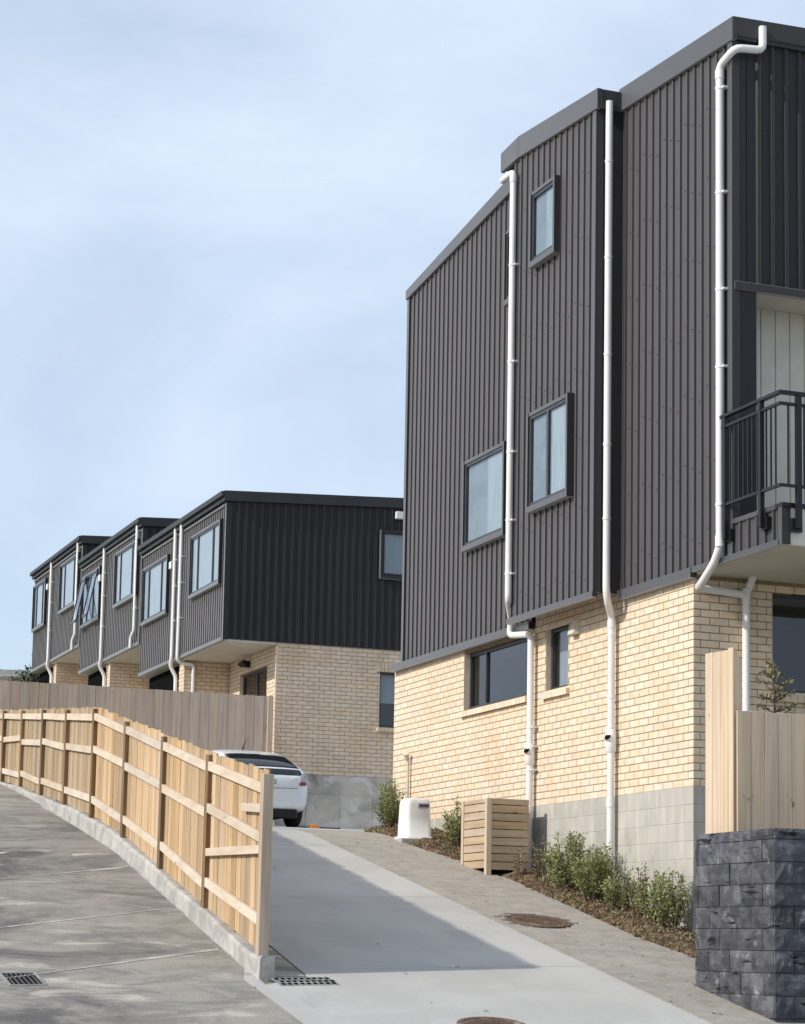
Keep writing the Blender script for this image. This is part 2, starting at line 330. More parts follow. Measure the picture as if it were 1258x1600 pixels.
vis = [p for p in pv if p[2] > 17.2]; vis.sort(key=lambda p: p[2]); first = set(vis[:300])
bulk = MB()
for p in pv:
    j = rnd.uniform(-.0008, .0008)
    if p in first: m = MB(); pmesh(m, *p, j); m.build('paver', PAVE, pp, recalc=False)
    else: pmesh(bulk, *p, j)
stuff(bulk.build('pavers', PAVE, pp, recalc=False))
# garden bed
def zsoil(X, Y):
    e = soilX(Y); t = max(0, min(1, (X-e)/.25))
    return zg(X, Y)+.006+t*(.05+.02*math.sin(9*X+3*Y)+.018*math.sin(17*Y+5*X)+.012*math.sin(41*Y-23*X)) - (0.02 if t == 0 else 0)
struct(sheet('garden_bed', [soilX]+[(lambda k: (lambda y: soilX(y)+(11.62-soilX(y))*k/10))(k) for k in range(1, 11)], lin(18.9, 31.3, 220), zsoil, SOIL))

# ------------------------------------------------------------------ wall pieces
BW, BH, JT = .240, .086, .012
def brick_mesh(name, mt):
    e = .006
    m = MB(); o = [(0, 0), (1, 0), (1, 1), (0, 1)]
    # unit brick: u 0..1, z 0..1, w 0 (back) .. 1 (face); chamfer given in face ring
    m.add([(u, 0, z) for u, z in o]+[(u, .975, z) for u, z in o]+[(.008+u*.984, 1, .024+z*.952) for u, z in o],
          [(8, 9, 10, 11)]+[(a+k, a+(k+1) % 4, b+(k+1) % 4, b+k) for a, b in ((0, 4), (4, 8)) for k in range(4)])
    return m.mesh(name, mt)
def brick_rects(u0, u1, z0, rows, holes, phase=0., bw=BW, bh=BH, jt=JT, zmax=None):
    out = []
    for r in range(rows):
        za, zb = z0+r*bh, z0+r*bh+bh-jt
        if zmax and zb > zmax: zb = zmax
        if zb-za < .02: continue
        u = u0-((phase+(r % 2)*.5) % 1)*bw
        while u < u1:
            a, b = max(u, u0), min(u+bw-jt, u1)
            segs = [(a, b)]
            for h in holes:
                if zb > h[2]+.02 and za < h[3]-.02:
                    ns = []
                    for s in segs:
                        if s[1] <= h[0] or s[0] >= h[1]: ns.append(s); continue
                        if s[0] < h[0]: ns.append((s[0], h[0]-.0))
                        if s[1] > h[1]: ns.append((h[1], s[1]))
                    segs = ns
            out += [(s[0], s[1], za, zb) for s in segs if s[1]-s[0] > .025]
            u += bw
    return out
def core_wall(m, u0, u1, z0, z1, holes, w0, w1):
    us = sorted({u0, u1, *[h[0] for h in holes], *[h[1] for h in holes]}); zs = sorted({z0, z1, *[h[2] for h in holes], *[h[3] for h in holes]})
    us = [u for u in us if u0 <= u <= u1]; zs = [z for z in zs if z0 <= z <= z1]
    for a, b in zip(us, us[1:]):
        for c, d in zip(zs, zs[1:]):
            if not any(h[0] < (a+b)/2 < h[1] and h[2] < (c+d)/2 < h[3] for h in holes): m.box(a, b, w0, w1, c, d)
def place_pieces(lst, parent, single, name, plural, mt, depth=.07, proud=.0022, limit=300, shared=None):
    """lst of (axis, plane, rect); the nearest `limit` become objects that share one mesh, the rest one stuff mesh"""
    me = shared or brick_mesh(name, mt); bulk = MB()
    def dist(it):
        ax, pl, r = it; u = (r[0]+r[1])/2
        return math.hypot(pl if ax == 'A' else u, u if ax == 'A' else pl)
    lst = sorted(lst, key=lambda it: (not single(it), dist(it)))
    k = 0
    for it in lst:
        ax, pl, (a, b, c, d) = it; j = rnd.uniform(-.0008, .0008)
        if k < limit and single(it):
            k += 1
            M = Matrix(((0, -1, 0), (1, 0, 0), (0, 0, 1))) if ax == 'A' else None
            if ax == 'A':
                o = link(name, me, parent, (pl-proud-j+depth, a, c), (0, 0, math.pi/2), None)   # local x->Y, local y->-X
                o.scale = (b-a, depth, d-c)
            else:
                o = link(name, me, parent, (b, pl-proud-j+depth, c), (0, 0, math.pi), None)      # local x->-X, local y->-Y
                o.scale = (b-a, depth, d-c)
        else:
            f = (mapA if ax == 'A' else mapB)(pl); w1 = proud+j; w0 = proud-depth; e = .003
            q = MB(f); oo = [(a, c), (b, c), (b, d), (a, d)]; ii = [(a+e, c+e), (b-e, c+e), (b-e, d-e), (a+e, d-e)]
            bulk.v_off = len(bulk.v)
            vs_ = [f(u, w1-.03, z) for u, z in oo]+[f(u, w1-.0018, z) for u, z in oo]+[f(u, w1, z) for u, z in ii]
            o0 = len(bulk.v); bulk.v += vs_
            fs = [(8, 9, 10, 11)]+[(p+t, p+(t+1) % 4, s+(t+1) % 4, s+t) for p, s in ((0, 4), (4, 8)) for t in range(4)]
            bulk.f += [tuple(o0+i for i in q2) for q2 in fs]; bulk.sm += [False]*9
    if bulk.f: stuff(bulk.build(plural, mt, parent, recalc=False))

PITCH = .173
def clad_sheet(parent, f, u0, u1, zb, zt, mt=CLAD, name='cladding_sheet', w=0.0, rib=.020, wide=.76):
    """profiled sheets: trapezoid ribs at PITCH; zb/zt functions of u"""
    u = u0; k = 0
    while u < u1-.01:
        e = min(u+4*PITCH, u1); pts = []
        s = u
        while s < e-1e-6:
            for du, h in ((0, 0), (.108, 0), (.122, 1), (.155, 1), (.172, 0)):
                if s+du <= e+1e-6: pts.append((s+du, h*rib))
            s += PITCH
        if pts[-1][0] < e-.002: pts.append((e, pts[-1][1]))
        m = MB(f); n = len(pts)
        m.add([(p, w+h, zb(p)) for p, h in pts]+[(p, w+h, zt(p)) for p, h in pts], [(i, i+1, n+i+1, n+i) for i in range(n-1)])
        m.build(name, mt, parent, recalc=False); u = e
def window_out(parent, f, u0, u1, z0, z1, bars, curtain='full', w=.0, deep=.10, mt=FLASH, side=WINF, curt=None, cw=.45):
    """window in a projecting metal surround on a clad wall"""
    t = .045
    m = MB(f)
    m.box(u0, u1, w, w+deep, z0-t-.03, z0); m.box(u0, u1, w, w+deep-.01, z1, z1+t)
    m.box(u0-t, u0, w, w+deep, z0-t-.03, z1+t); m.box(u1, u1+t, w, w+deep, z0-t-.03, z1+t)
    wi = m.build('window', mt, parent)
    fr = .045; m = MB(f); a, b = w+.035, w+.075
    m.box(u0, u0+fr, a, b, z0, z1); m.box(u1-fr, u1, a, b, z0, z1); m.box(u0+fr, u1-fr, a, b, z0, z0+fr); m.box(u0+fr, u1-fr, a, b, z1-fr, z1)
    for q in bars: uu = u0+(u1-u0)*q; m.box(uu-.028, uu+.028, a, b, z0+fr, z1-fr)
    m.build('frame', side, wi)
    ed = [u0+fr]+[u0+(u1-u0)*q for q in bars]+[u1-fr]
    for p, q in zip(ed, ed[1:]): MB(f).quad((p+.02, w+.058, z0+fr-.01), (q-.02, w+.058, z0+fr-.01), (q-.02, w+.058, z1-fr+.01), (p+.02, w+.058, z1-fr+.01)).build('pane', GLASS, wi, recalc=False)
    MB(f).box(u0+.01, u1-.01, w+.029, w+.032, z0+.01, z1-.01).build('backing', DARKPIT if curtain == 'none' else (curt or ROOMB), wi)
    if curtain == 'full' and curt is None:
        m = MB(f); n = 24; L = u0+.02; Rr = u0+(u1-u0)*cw
        m.add([(L+(Rr-L)*i/n, w+.038+.006*math.sin(i*1.9), z) for z in (z0+.02, z1-.02) for i in range(n+1)], [(i, i+1, n+2+i, n+1+i) for i in range(n)], True); m.m = f
        m.build('curtain', CURT, wi, recalc=False)
    return wi
def window_in(parent, f, u0, u1, z0, z1, bars, rec=.09, sill=True, blind=None, brick_sill=BRICK, dirx=1):
    m = MB(f); fr = .05; a, b = -rec-.05, -rec
    m.box(u0+.004, u0+fr, a, b, z0+.004, z1-.004); m.box(u1-fr, u1-.004, a, b, z0+.004, z1-.004); m.box(u0+fr, u1-fr, a, b, z0+.004, z0+fr); m.box(u0+fr, u1-fr, a, b, z1-fr, z1-.004)
    for q in bars: uu = u0+(u1-u0)*q; m.box(uu-.03, uu+.03, a, b, z0+fr, z1-fr)
    wi = m.build('window', WINF, parent)
    ed = [u0+fr]+[u0+(u1-u0)*q for q in bars]+[u1-fr]
    for p, q in zip(ed, ed[1:]): MB(f).quad((p+.02, a+.02, z0+fr-.01), (q-.02, a+.02, z0+fr-.01), (q-.02, a+.02, z1-fr+.01), (p+.02, a+.02, z1-fr+.01)).build('pane', GLASS, wi, recalc=False)
    if sill:
        m = MB(f); n = max(2, round((u1-u0+.1)/.086)); wd = (u1-u0+.1)/n
        for i in range(n):
            p = u0-.05+i*wd
            m.hexa([(p+.003, -rec+.002, z0-.075), (p+wd-.003, -rec+.002, z0-.075), (p+wd-.003, .055, z0-.098), (p+.003, .055, z0-.098),
                    (p+.003, -rec+.002, z0-.004), (p+wd-.003, -rec+.002, z0-.004), (p+wd-.003, .055, z0-.022), (p+.003, .055, z0-.022)])
        m.build('sill', brick_sill, wi)
    if blind: MB(f).box(u0+.02, u1-.02, a-.06, a-.056, z1-(z1-z0)*blind, z1-.02).build('blind', DRAPE, wi)
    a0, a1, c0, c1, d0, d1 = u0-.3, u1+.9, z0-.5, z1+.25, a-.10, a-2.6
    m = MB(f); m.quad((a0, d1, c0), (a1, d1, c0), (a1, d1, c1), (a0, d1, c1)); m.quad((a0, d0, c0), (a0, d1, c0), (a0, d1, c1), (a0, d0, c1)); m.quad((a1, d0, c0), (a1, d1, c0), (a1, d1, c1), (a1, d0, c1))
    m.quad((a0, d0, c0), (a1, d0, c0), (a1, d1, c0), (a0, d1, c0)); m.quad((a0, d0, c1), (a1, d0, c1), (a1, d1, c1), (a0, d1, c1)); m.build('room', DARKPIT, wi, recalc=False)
    MB(f).box(u0, u0+.006, -.109, .001, z0, z1).build('reveal', brick_sill, wi); MB(f).box(u1-.006, u1, -.109, .001, z0, z1).build('reveal', brick_sill, wi)
    return wi
def downpipe(parent, path, r=.044, brackets=(), out=(1, 0), mt=PVC, collars=()):
    p = MB().tube(path, r, 16, fillet=.075).build('downpipe', mt, parent, recalc=False)
    for (x, y, z) in brackets:
        m = MB(); m.tube([(x, y, z-.016), (x, y, z+.016)], r+.006, 16)
        m.box(*sorted((x, x+out[0]*.085+.001)), *sorted((y-.03, y-.085)) if out[0] else sorted((y, y+out[1]*.085)), z-.010, z+.010)
        m.build('bracket', mt, p)
    for (x, y, z, h) in collars: MB().tube([(x, y, z-h/2), (x, y, z+h/2)], r+.007, 16).build('collar', mt, p)
    return p
def bezbox(m, pts): pass

# ================================================================== RIGHT TOWNHOUSE
XA, YB, YE = 11.59, 21.48, 30.90
XN, XM = 11.54, 11.21
Z0, Z1 = 3.44, 5.77
house = thing('townhouse', (XA, YB, 1.5), 'tall three-storey townhouse with dark ribbed cladding over cream brick beside the driveway', 'house')
wA = (25.99, 28.16, 4.90, 5.70); wS = (24.74, 25.42, 4.88, 5.69)
wB = (12.585, 14.4, 4.53, 5.69)
m = MB(mapA(XA)); core_wall(m, YB+.112, YE, Z0, Z1+.05, [wA, wS], -.11, -.0003); m.build('wall', MORT, house)
m = MB(mapB(YB)); core_wall(m, XA+.004, 17, Z0, Z1+.05, [wB], -.11, -.0003); m.build('wall', MORT, house)
m = MB(mapB(YE)); m.box(XA+.004, 17, -.0, .1, Z0-1.5, Z1); m.build('end_wall', MORT, house)
pcs = [('A', XA, r) for r in brick_rects(YB, YE, Z0, 27, [wA, wS], .0)]
pcs += [('B', YB, r) for r in brick_rects(XA+.001, 17, Z0, 27, [wB], .62)]
pcs += [('A', XA, r) for r in brick_rects(23.225, 25.745, Z0+27*BH, 2, [], .5, zmax=5.946)]
place_pieces(pcs, house, lambda it: (it[0] == 'A') or it[2][1] < 13.0, 'brick', 'bricks', BRICK)
# foundation of concrete blocks
m = MB(mapA(XA)); m.box(YB+.112, YE, -.11, -.0006, 1.3, Z0-.002); m.build('foundation_wall', CMUJ, house)
m = MB(mapB(YB)); m.box(XA+.002, 17, -.11, -.0006, 1.3, Z0-.002); m.build('foundation_wall', CMUJ, house)
blk = [('A', XA, r) for r in brick_rects(YB, YE, Z0-1.8, 9, [], .0, .40, .20, .004) if r[3] > zg(11, (r[0]+r[1])/2)-.05]
blk += [('B', YB, r) for r in brick_rects(XA+.001, 13, Z0-1.0, 5, [], .5, .40, .20, .006)]
place_pieces(blk, house, lambda it: True, 'block', 'blocks', CMU, depth=.09, proud=.003)
# window reveals and windows in brick
window_in(house, mapA(XA), *wA, (.74,), .085)
window_in(house, mapA(XA), *wS, (), .07, blind=.97)
window_in(house, mapB(YB), *wB, (), .085)
# upper storeys: solid dark core volumes, then sheets
CW = .012
m = MB(); m.box(XN+CW, 17, 26.0, 30.44, 5.80, 11.5); m.box(XM+CW, 17, 23.222, 25.75, 5.99, 11.75)
m.box(XN+CW, 17, 21.06, 23.2, 5.84, 11.7); m.box(XN+CW, 17, 20.48, 21.06, 8.86, 11.7); m.box(XN+CW, 11.81, 20.476, 21.06, 5.84, 8.86)
m.build('upper_wall', CLADD, house)
zf = lambda z: (lambda u: z)
def roofL(u): return 11.56+.130*(30.45-u)
def roofM(u): return 12.012+.092*(u-23.13)
def roofN(u): return 12.07-.068*(23.18-u)
clad_sheet(house, mapA(XN), 25.76, 30.40, zf(5.84), lambda u: roofL(u)-.16)
clad_sheet(house, mapA(XM), 23.27, 25.75, zf(5.84), lambda u: roofM(u)-.22)
clad_sheet(house, mapA(XN), 20.53, 23.19, zf(5.86), lambda u: roofN(u)-.22)
clad_sheet(house, mapA(XN), 19.50, 20.47, zf(5.86), zf(6.19))
clad_sheet(house, mapB(20.468), 11.70, 16.9, zf(8.88), zf(11.72), rib=.027)
m = MB(mapB(23.21)); m.box(XM+.05, XN-.002, 0, .008, 5.82, 11.8); m.build('return_panel', CLADD, house)
# corner and base flashings
def bar(name, mt, *b, parent=house, bevel=.003): return MB().box(*b).build(name, mt, parent, bevel=bevel)
bar('corner_flashing', FLASH, XM-.034, XM+.06, 23.196, 23.30, 5.82, 11.80)
bar('corner_flashing', FLASH, XN-.034, XN+.05, 30.36, 30.452, 5.83, 11.48)
bar('corner_flashing', FLASH, XN-.034, XN+.055, 20.455, 20.56, 5.86, 11.62)
bar('corner_flashing', CLADD, XN-.030, XN+.075, 19.435, 19.51, 5.80, 6.20)
bar('base_flashing', FLASH, XN-.045, XA-.012, 25.76, 30.86, 5.735, 5.838)
bar('base_flashing', FLASH, XM-.04, XM+.03, 23.20, 25.75, 5.765, 5.838)
bar('base_flashing', FLASH, XN-.045, XA-.012, 21.375, 23.195, 5.745, 5.858)
bar('base_flashing', FLASH, XN-.038, XN+.03, 19.50, 21.372, 5.800, 5.858)
bar('base_flashing', CLADD, XN-.01, 17, 20.43, 20.52, 8.79, 8.878)
bar('soffit', SOFFIT, XM+.032, XA+.02, 23.225, 25.745, 5.95, 5.985)
MB(mapA(XA)).box(23.225, 25.745, -.11, -.0005, Z1+.05, 5.948).build('wall', MORT, house)
bar('soffit', SOFFIT, XN+.035, 17, 19.46, 21.476, 5.795, 5.835)
bar('soffit', SOFFIT, 11.815, 17, 20.53, 21.05, 8.80, 8.855)
bar('wing_wall_end', RAILM, XN+.02, 11.812, 20.462, 20.475, 5.84, 8.79)
# fascias with a sloped top, and roofs behind them
def fascia(f, u0, u1, top, h0, h1, w0=.0, w1=.055, mt=FLASH, name='fascia'):
    MB(f).hexa([(u0, w0, top(u0)-h0), (u1, w0, top(u1)-h1), (u1, w1, top(u1)-h1), (u0, w1, top(u0)-h0),
                (u0, w0, top(u0)), (u1, w0, top(u1)), (u1, w1, top(u1)), (u0, w1, top(u0))]).build(name, mt, house, bevel=.004)
fascia(mapA(XN), 25.76, 30.47, roofL, .24, .145)
fascia(mapA(XM), 23.12, 25.50, roofM, .25, .29)
fascia(mapA(XM), 25.503, 26.08, lambda u: roofM(25.5)-.07*(u-25.5), .29, .27)
fascia(mapA(XN), 20.40, 23.205, roofN, .265, .285)
fascia(mapB(20.45), 11.50, 17, lambda u: roofN(20.4)+.02*(u-11.5), .21, .21, mt=CLADD)
fascia(mapB(23.205), XM-.05, XN-.06, lambda u: roofM(23.13)-.004, .22, .22, w1=.08, mt=CLADD)
for f0, f1, top, x0 in ((25.76, 30.45, roofL, XN), (23.21, 25.5, roofM, XM), (25.5, 26.05, lambda u: roofM(25.5)-.07*(u-25.5), XM), (20.42, 23.2, roofN, XN)):
    MB().hexa([(x0+.003, f0, top(f0)-.25), (17, f0, top(f0)-.25), (17, f1, top(f1)-.25), (x0+.003, f1, top(f1)-.25),
               (x0+.003, f0, top(f0)-.02), (17, f0, top(f0)+.04), (17, f1, top(f1)+.04), (x0+.003, f1, top(f1)-.02)]).build('roof', ROOFM, house)
# windows in the cladding
window_out(house, mapA(XM), 24.30, 24.98, 10.36, 11.24, (), w=.0)
window_out(house, mapA(XM), 23.86, 24.99, 7.16, 8.33, (.52,), w=.0)
window_out(house, mapA(XN), 26.56, 27.92, 7.17, 8.33, (.02,), curtain='full')
window_out(house, mapA(XN), 26.05, 26.57, 10.33, 11.25, (), curtain='none')
# screws on the near sheets
m = MB()
for i in range(14):
    for k in range(15):
        yy = 20.53+.151+i*PITCH; zz = 6.1+k*.80+(i % 3)*.07
        if yy < 23.15 and zz < 11.5: m.tube([(XN-.026, yy, zz), (XN-.034, yy, zz)], .009, 6, smooth=False)
for i in range(12):
    for k in range(14):
        yy = 23.27+.151+i*PITCH; zz = 6.0+k*.84+(i % 3)*.07
        if yy < 25.7 and zz < 11.6 and not (23.8 < yy < 25.05 and (7.0 < zz < 8.45 or 10.2 < zz < 11.35)): m.tube([(XM-.026, yy, zz), (XM-.034, yy, zz)], .008, 6, smooth=False)
stuff(m.build('screws', WINF, house))
# balcony: deck edge, back wall boards, railing
bar('balcony_edge', WBOARD, XN+.08, 17, 19.45, 19.50, 5.80, 6.19)
bar('balcony_deck', CMUJ, XN+.03, 17, 19.51, 21.05, 5.86, 6.16)
bar('deck_capping', RAILM, XN-.035, 17, 19.42, 19.56, 6.192, 6.235)
bar('deck_capping', FLASH, XN-.035, XN+.05, 19.562, 20.46, 6.192, 6.235)
for i in range(28):
    x = 11.82+i*.186
    bar('weatherboard', WBOARD, x, x+.178, 21.020, 21.048, 6.16, 8.80, bevel=.004)
bar('board_backing', WINF, 11.82, 17, 21.049, 21.058, 6.16, 8.80)
RX, RY = 11.455, 19.37
rl = bar('railing', RAILM, RX-.03, RX+.03, RY-.03, 20.60, 7.36, 7.395)
def sub(name, *b): return MB().box(*b).build(name, RAILM, rl)
sub('top_rail', RX+.031, 17, RY-.03, RY+.03, 7.36, 7.395)
sub('rail', RX-.018, RX+.018, RY-.018, 20.58, 7.245, 7.275); sub('rail', RX-.018, RX+.018, RY-.018, 20.58, 6.385, 6.415)
sub('rail', RX+.019, 17, RY-.018, RY+.018, 7.245, 7.275); sub('rail', RX+.019, 17, RY-.018, RY+.018, 6.385, 6.415)
for yy in (19.76, 20.52):
    sub('post', RX-.025, RX+.025, yy-.028, yy+.028, 6.02, 7.358); sub('bracket', RX+.026, RX+.09, yy-.07, yy+.05, 6.00, 6.13)
for xx in (11.67, 12.75, 13.8, 14.9, 16):
    sub('post', xx-.028, xx+.028, RY-.025, RY+.025, 5.96, 7.358); sub('bracket', xx-.06, xx+.06, RY+.026, RY+.085, 5.93, 6.07)
for i in range(13):
    yy = RY+.09+i*.095
    if min(abs(yy-19.76), abs(yy-20.52)) > .05 and yy < 20.5: sub('baluster', RX-.008, RX+.008, yy-.008, yy+.008, 6.415, 7.245)
for i in range(45):
    xx = RX+.095*(i+1)
    if abs((xx-11.67+.5) % 1.06-.5) > .04: sub('baluster', xx-.008, xx+.008, RY-.008, RY+.008, 6.415, 7.245)
# downpipes
px = XN-.09
downpipe(house, [(11.845, 20.37, 11.80), (11.845, 20.37, 11.53), (11.50, 20.37, 11.50), (px, 20.63, 11.38), (px, 20.63, 5.96), (px, 20.76, 5.80), (11.49, 21.12, 5.63), (11.60, 21.40, 5.64), (12.20, 21.40, 5.60)],
         brackets=[(px, 20.63, z) for z in (11.12, 9.92, 8.82, 7.95, 6.42)], out=(1, 0), collars=[(px, 20.63, 11.28, .10), (px, 20.63, 6.02, .12)])
downpipe(house, [(12.255, 21.30, 5.83), (12.255, 21.40, 5.70), (12.215, 21.41, 5.62), (12.215, 21.41, 2.4)], brackets=[(12.215, 21.41, 5.25)], out=(0, 1), collars=[(12.215, 21.41, 5.60, .14)])
pm = downpipe(house, [(11.315, 23.12, 11.86), (11.315, 23.12, 5.83), (11.36, 23.17, 5.70), (11.505, 23.36, 5.58), (11.505, 23.36, 1.9)], brackets=[(11.315, 23.12, z) for z in (11.1, 9.9, 8.7, 7.6, 6.7)]+[(11.505, 23.36, z) for z in (5.35, 4.6, 4.25)], out=(0, 1),
              collars=[(11.505, 23.36, 3.35, .10), (11.505, 23.36, 5.48, .10)])
xl = XM-.075
pl = downpipe(house, [(xl, 25.97, 11.77), (xl, 25.60, 11.77), (xl, 25.60, 6.06), (11.43, 26.18, 5.90), (11.43, 26.22, 5.70), (11.50, 25.74, 5.66), (11.505, 25.70, 5.60), (11.505, 25.70, 2.35)],
              brackets=[(xl, 25.60, z) for z in (10.5, 9.2, 8.0, 7.1, 6.4)]+[(11.505, 25.70, z) for z in (4.45, 4.2, 3.9)], out=(1, 0), collars=[(xl, 25.60, 11.68, .1), (11.505, 25.70, 3.38, .10)])
for pipe, (x, y, z) in ((pm, (11.505, 23.36, 4.08)), (pl, (11.505, 25.70, 4.10))):      # overflow fittings with dark mouths
    m = MB(); m.tube([(x, y, z-.14), (x, y, z-.12), (x, y, z+.12), (x, y, z+.14)], [.046, .062, .062, .046], 18)
    m.tube([(x, y, z), (x-.062, y-.04, z+.045)], .042, 16, cap=False); q = m.build('overflow', PVC, pipe, recalc=False)
    MB().tube([(x-.05, y-.032, z+.036), (x-.0635, y-.041, z+.046)], .037, 16).build('mouth', DARKPIT, pipe)
# wall vent, conduit
m = MB(mapA(XA)); m.hexa([(24.40, .0, 5.50), (24.60, .0, 5.50), (24.58, .10, 5.50), (24.42, .10, 5.50), (24.40, 0, 5.70), (24.60, 0, 5.70), (24.58, .035, 5.70), (24.42, .035, 5.70)]); m.build('wall_vent', SOFFIT, house, bevel=.006)
cdt = MB().tube([(11.54, 30.15, 3.2), (11.54, 30.15, 4.38)], .022, 12).build('conduit', SOFFIT, house)
MB().tube([(11.53, 30.15, 4.36), (11.50, 30.13, 4.44)], [.03, .045], 12).build('conduit_cap', SOFFIT, house)

# ================================================================== TERRACE OF STEPPED HOUSES
XL, XB2 = 12.694, 13.85
def terrace(y0, y1, zb, zt, label, near=False):
    h = thing('terrace_house', (XB2, y0, zb-2.85), label, 'house', 'stepped terrace houses behind the fence')
    zf0 = zb-2.72; mid = y0+3.50
    MB().box(XL+CW, 20, y0+CW, y1-CW, zb+.02, zt-.2).build('upper_wall', CLADD, h)
    clad_sheet(h, mapA(XL), y0+.09, y1-.02, zf(zb+.07), zf(zt-.27), rib=.018)
    if near: clad_sheet(h, mapB(y0), XL+.09, 19.9, zf(zb+.02), lambda u: zt-.20+.0493*(u-XL+.1), rib=.012)
    else: clad_sheet(h, mapB(y0), XL+.09, 15.5, zf(zb+2.0), lambda u: zt-.20+.0493*(u-XL+.1))
    fl = lambda n, mt, *b: MB().box(*b).build(n, mt, h, bevel=.003)
    fl('corner_flashing', FLASH, XL-.034, XL+.085, y0-.012, y0+.085, zb+.0, zt-.24)
    fl('base_flashing', FLASH, XL-.04, XL+.03, y0+.087, y1-.02, zb-.005, zb+.068)
    fl('head_flashing', FLASH, XL-.045, XL+.02, y0+.087, y1-.02, zt-.30, zt-.255)
    fl('soffit', SOFFIT, XL+.032, 20, y0+.015, y1-.02, zb-.03, zb+.015)
    # roof: shed rising away from the drive, gutter along the low edge
    MB().hexa([(XL-.10, y0-.06, zt-.22), (20, y0-.06, zt+.14), (20, y1+.02, zt+.14), (XL-.10, y1+.02, zt-.22),
               (XL-.10, y0-.06, zt), (20, y0-.06, zt+.37), (20, y1+.02, zt+.37), (XL-.10, y1+.02, zt)]).build('roof', ROOFM, h, bevel=.004)
    MB().box(XL-.17, XL-.102, y0-.06, y1+.02, zt-.13, zt-.015).build('gutter', ROOFM, h, bevel=.01)
    wz0, wz1 = zb+1.29, zb+2.57
    window_out(h, mapA(XL), y0+.28, y0+2.58, wz0, wz1, (.24, .76), cw=.9)
    if near or y0 > 55: window_out(h, mapA(XL), y0+4.62, y0+6.88 if near else y0+6.3, wz0-.04, wz1-.06, (.24, .76), cw=.8)
    else:
        w4 = window_out(h, mapA(XL), y0+4.30, y0+6.40, wz0-.04, wz1-.04, (.36, .70))
        for a in (y0+4.36, y0+5.72):                                       # two top-hung sashes standing open
            m = MB(); zt4, zb4, sl = wz1-.07, wz0-.02, .24
            for u0, u1, za, zc in ((a, a+.05, 0, 1), (a+.57, a+.62, 0, 1), (a, a+.62, 0, .06), (a, a+.62, .94, 1)):
                P = lambda u, t, d: (XL-.10-d-(1-t)*sl, u, zb4+(zt4-zb4)*t)
                m.hexa([P(u0, za, 0), P(u1, za, 0), P(u1, za, .03), P(u0, za, .03), P(u0, zc, 0), P(u1, zc, 0), P(u1, zc, .03), P(u0, zc, .03)])
            m.build('open_sash', WINF, w4)
            P = lambda u, t: (XL-.115-(1-t)*sl, u, zb4+(zt4-zb4)*t)
            MB().quad(P(a+.04, .04), P(a+.58, .04), P(a+.58, .96), P(a+.04, .96)).build('open_pane', GLASS, w4, recalc=False)
    # brick ground storey: fin wall, recessed wall with a glazed door, carport beyond with its shade painted in
    zt2 = zb-.032; rows = int((zt2-zf0)/BH)+1
    door = (y0+.62, y0+2.65, zf0, zf0+2.30)
    m = MB(mapA(XB2)); core_wall(m, y0+.115, mid+.1, zf0-.02, zt2, [door], -.11, -.0003); m.build('wall', MORT, h)
    m = MB(mapB(mid)); m.box(XL+.1205, XB2-.01, -.5, -.0003, zf0-.4, zt2); m.build('fin_wall', MORT, h)
    m = MB(); m.box(XB2+1.6, XB2+1.7, mid+.5, y1, zf0-.4, zt2); m.box(XB2-.2, XB2+1.6, y1-.12, y1-.02, zf0-.4, zt2); m.build('carport_shade_wall', DARKPIT, h)  # walls coloured near-black for the shade inside the carport
    MB().box(XL+.22, XL+.26, mid+.52, y1-.13, zf0-.2, zt2-.02).build('carport_shade_panel', DARKPIT, h)  # dark panel standing in for the shade under the overhang
    pc = [('A', XB2, r) for r in brick_rects(y0, mid, zf0, rows, [door], 0, zmax=zt2)]
    pc += [('B', mid, r) for r in brick_rects(XL+.10, XB2-.01, zf0, rows, [], .3, zmax=zt2)]
    pc += [('A', XL+.12, r) for r in brick_rects(mid, mid+.5, zf0, rows, [], .5, zmax=zt2)]
    if near:
        wl_ = (16.19, 17.35, 6.31, 7.50); ls = (16.13, 17.41, 7.50, 7.715)
        m = MB(mapB(y0)); core_wall(m, XB2+.004, 20, 5.222, zt2+.05, [wl_], -.11, -.0003); m.build('wall', MORT, h)
        pc += [('B', y0, r) for r in brick_rects(XB2+.001, 20, 5.225, 32, [wl_, ls], .4, zmax=zb+.0)]
        so = MB(mapB(y0))
        for i in range(15):
            u = 16.13+i*.086
            if u < 17.39: so.box(u, u+.076, -.06, .008, 7.505, 7.71)
        stuff(so.build('lintel_bricks', BRICKL, h))
        window_in(h, mapB(y0), *wl_, (), .08, blind=.55, brick_sill=BRICKL)
        window_out(h, mapB(y0), 16.17, 17.4, 9.60, 10.55, (), curtain='full', mt=CLADD, side=CLADD, curt=DRAPE)
        m = MB(mapB(y0)); m.box(16.46, 16.68, .03, .13, 10.86, 11.02); m.build('wall_vent', WHITEP, h, bevel=.01)
        # stained concrete base with a ledge
        m = MB(mapB(y0)); m.box(XB2+.002, 20, -.5, -.006, 4.80, 5.22); m.build('base_wall', BASEC, h)
        for i in range(9):
            u = XB2-.02+i*.75
            MB(mapB(y0)).box(u, u+.745, -.5, .035+.004*(i % 2), 3.7, 4.798).build('base_panel', BASEC, h, bevel=.006)
        place_pieces(pc, h, lambda it: it[0] == 'B' and it[1] == y0 and it[2][0] < 16.7, 'brick', 'bricks', BRICKL)
        lp = MB(mapA(XB2)).box(y0+1.86, y0+1.98, 0, .10, 7.66, 7.80).build('wall_lamp', RAILM, h, bevel=.01)
        MB().tube([(XB2-.12, y0+1.90, 7.80), (XB2-.20, y0+1.84, 7.70)], [.04, .075], 12).build('lamp_head', RAILM, lp)
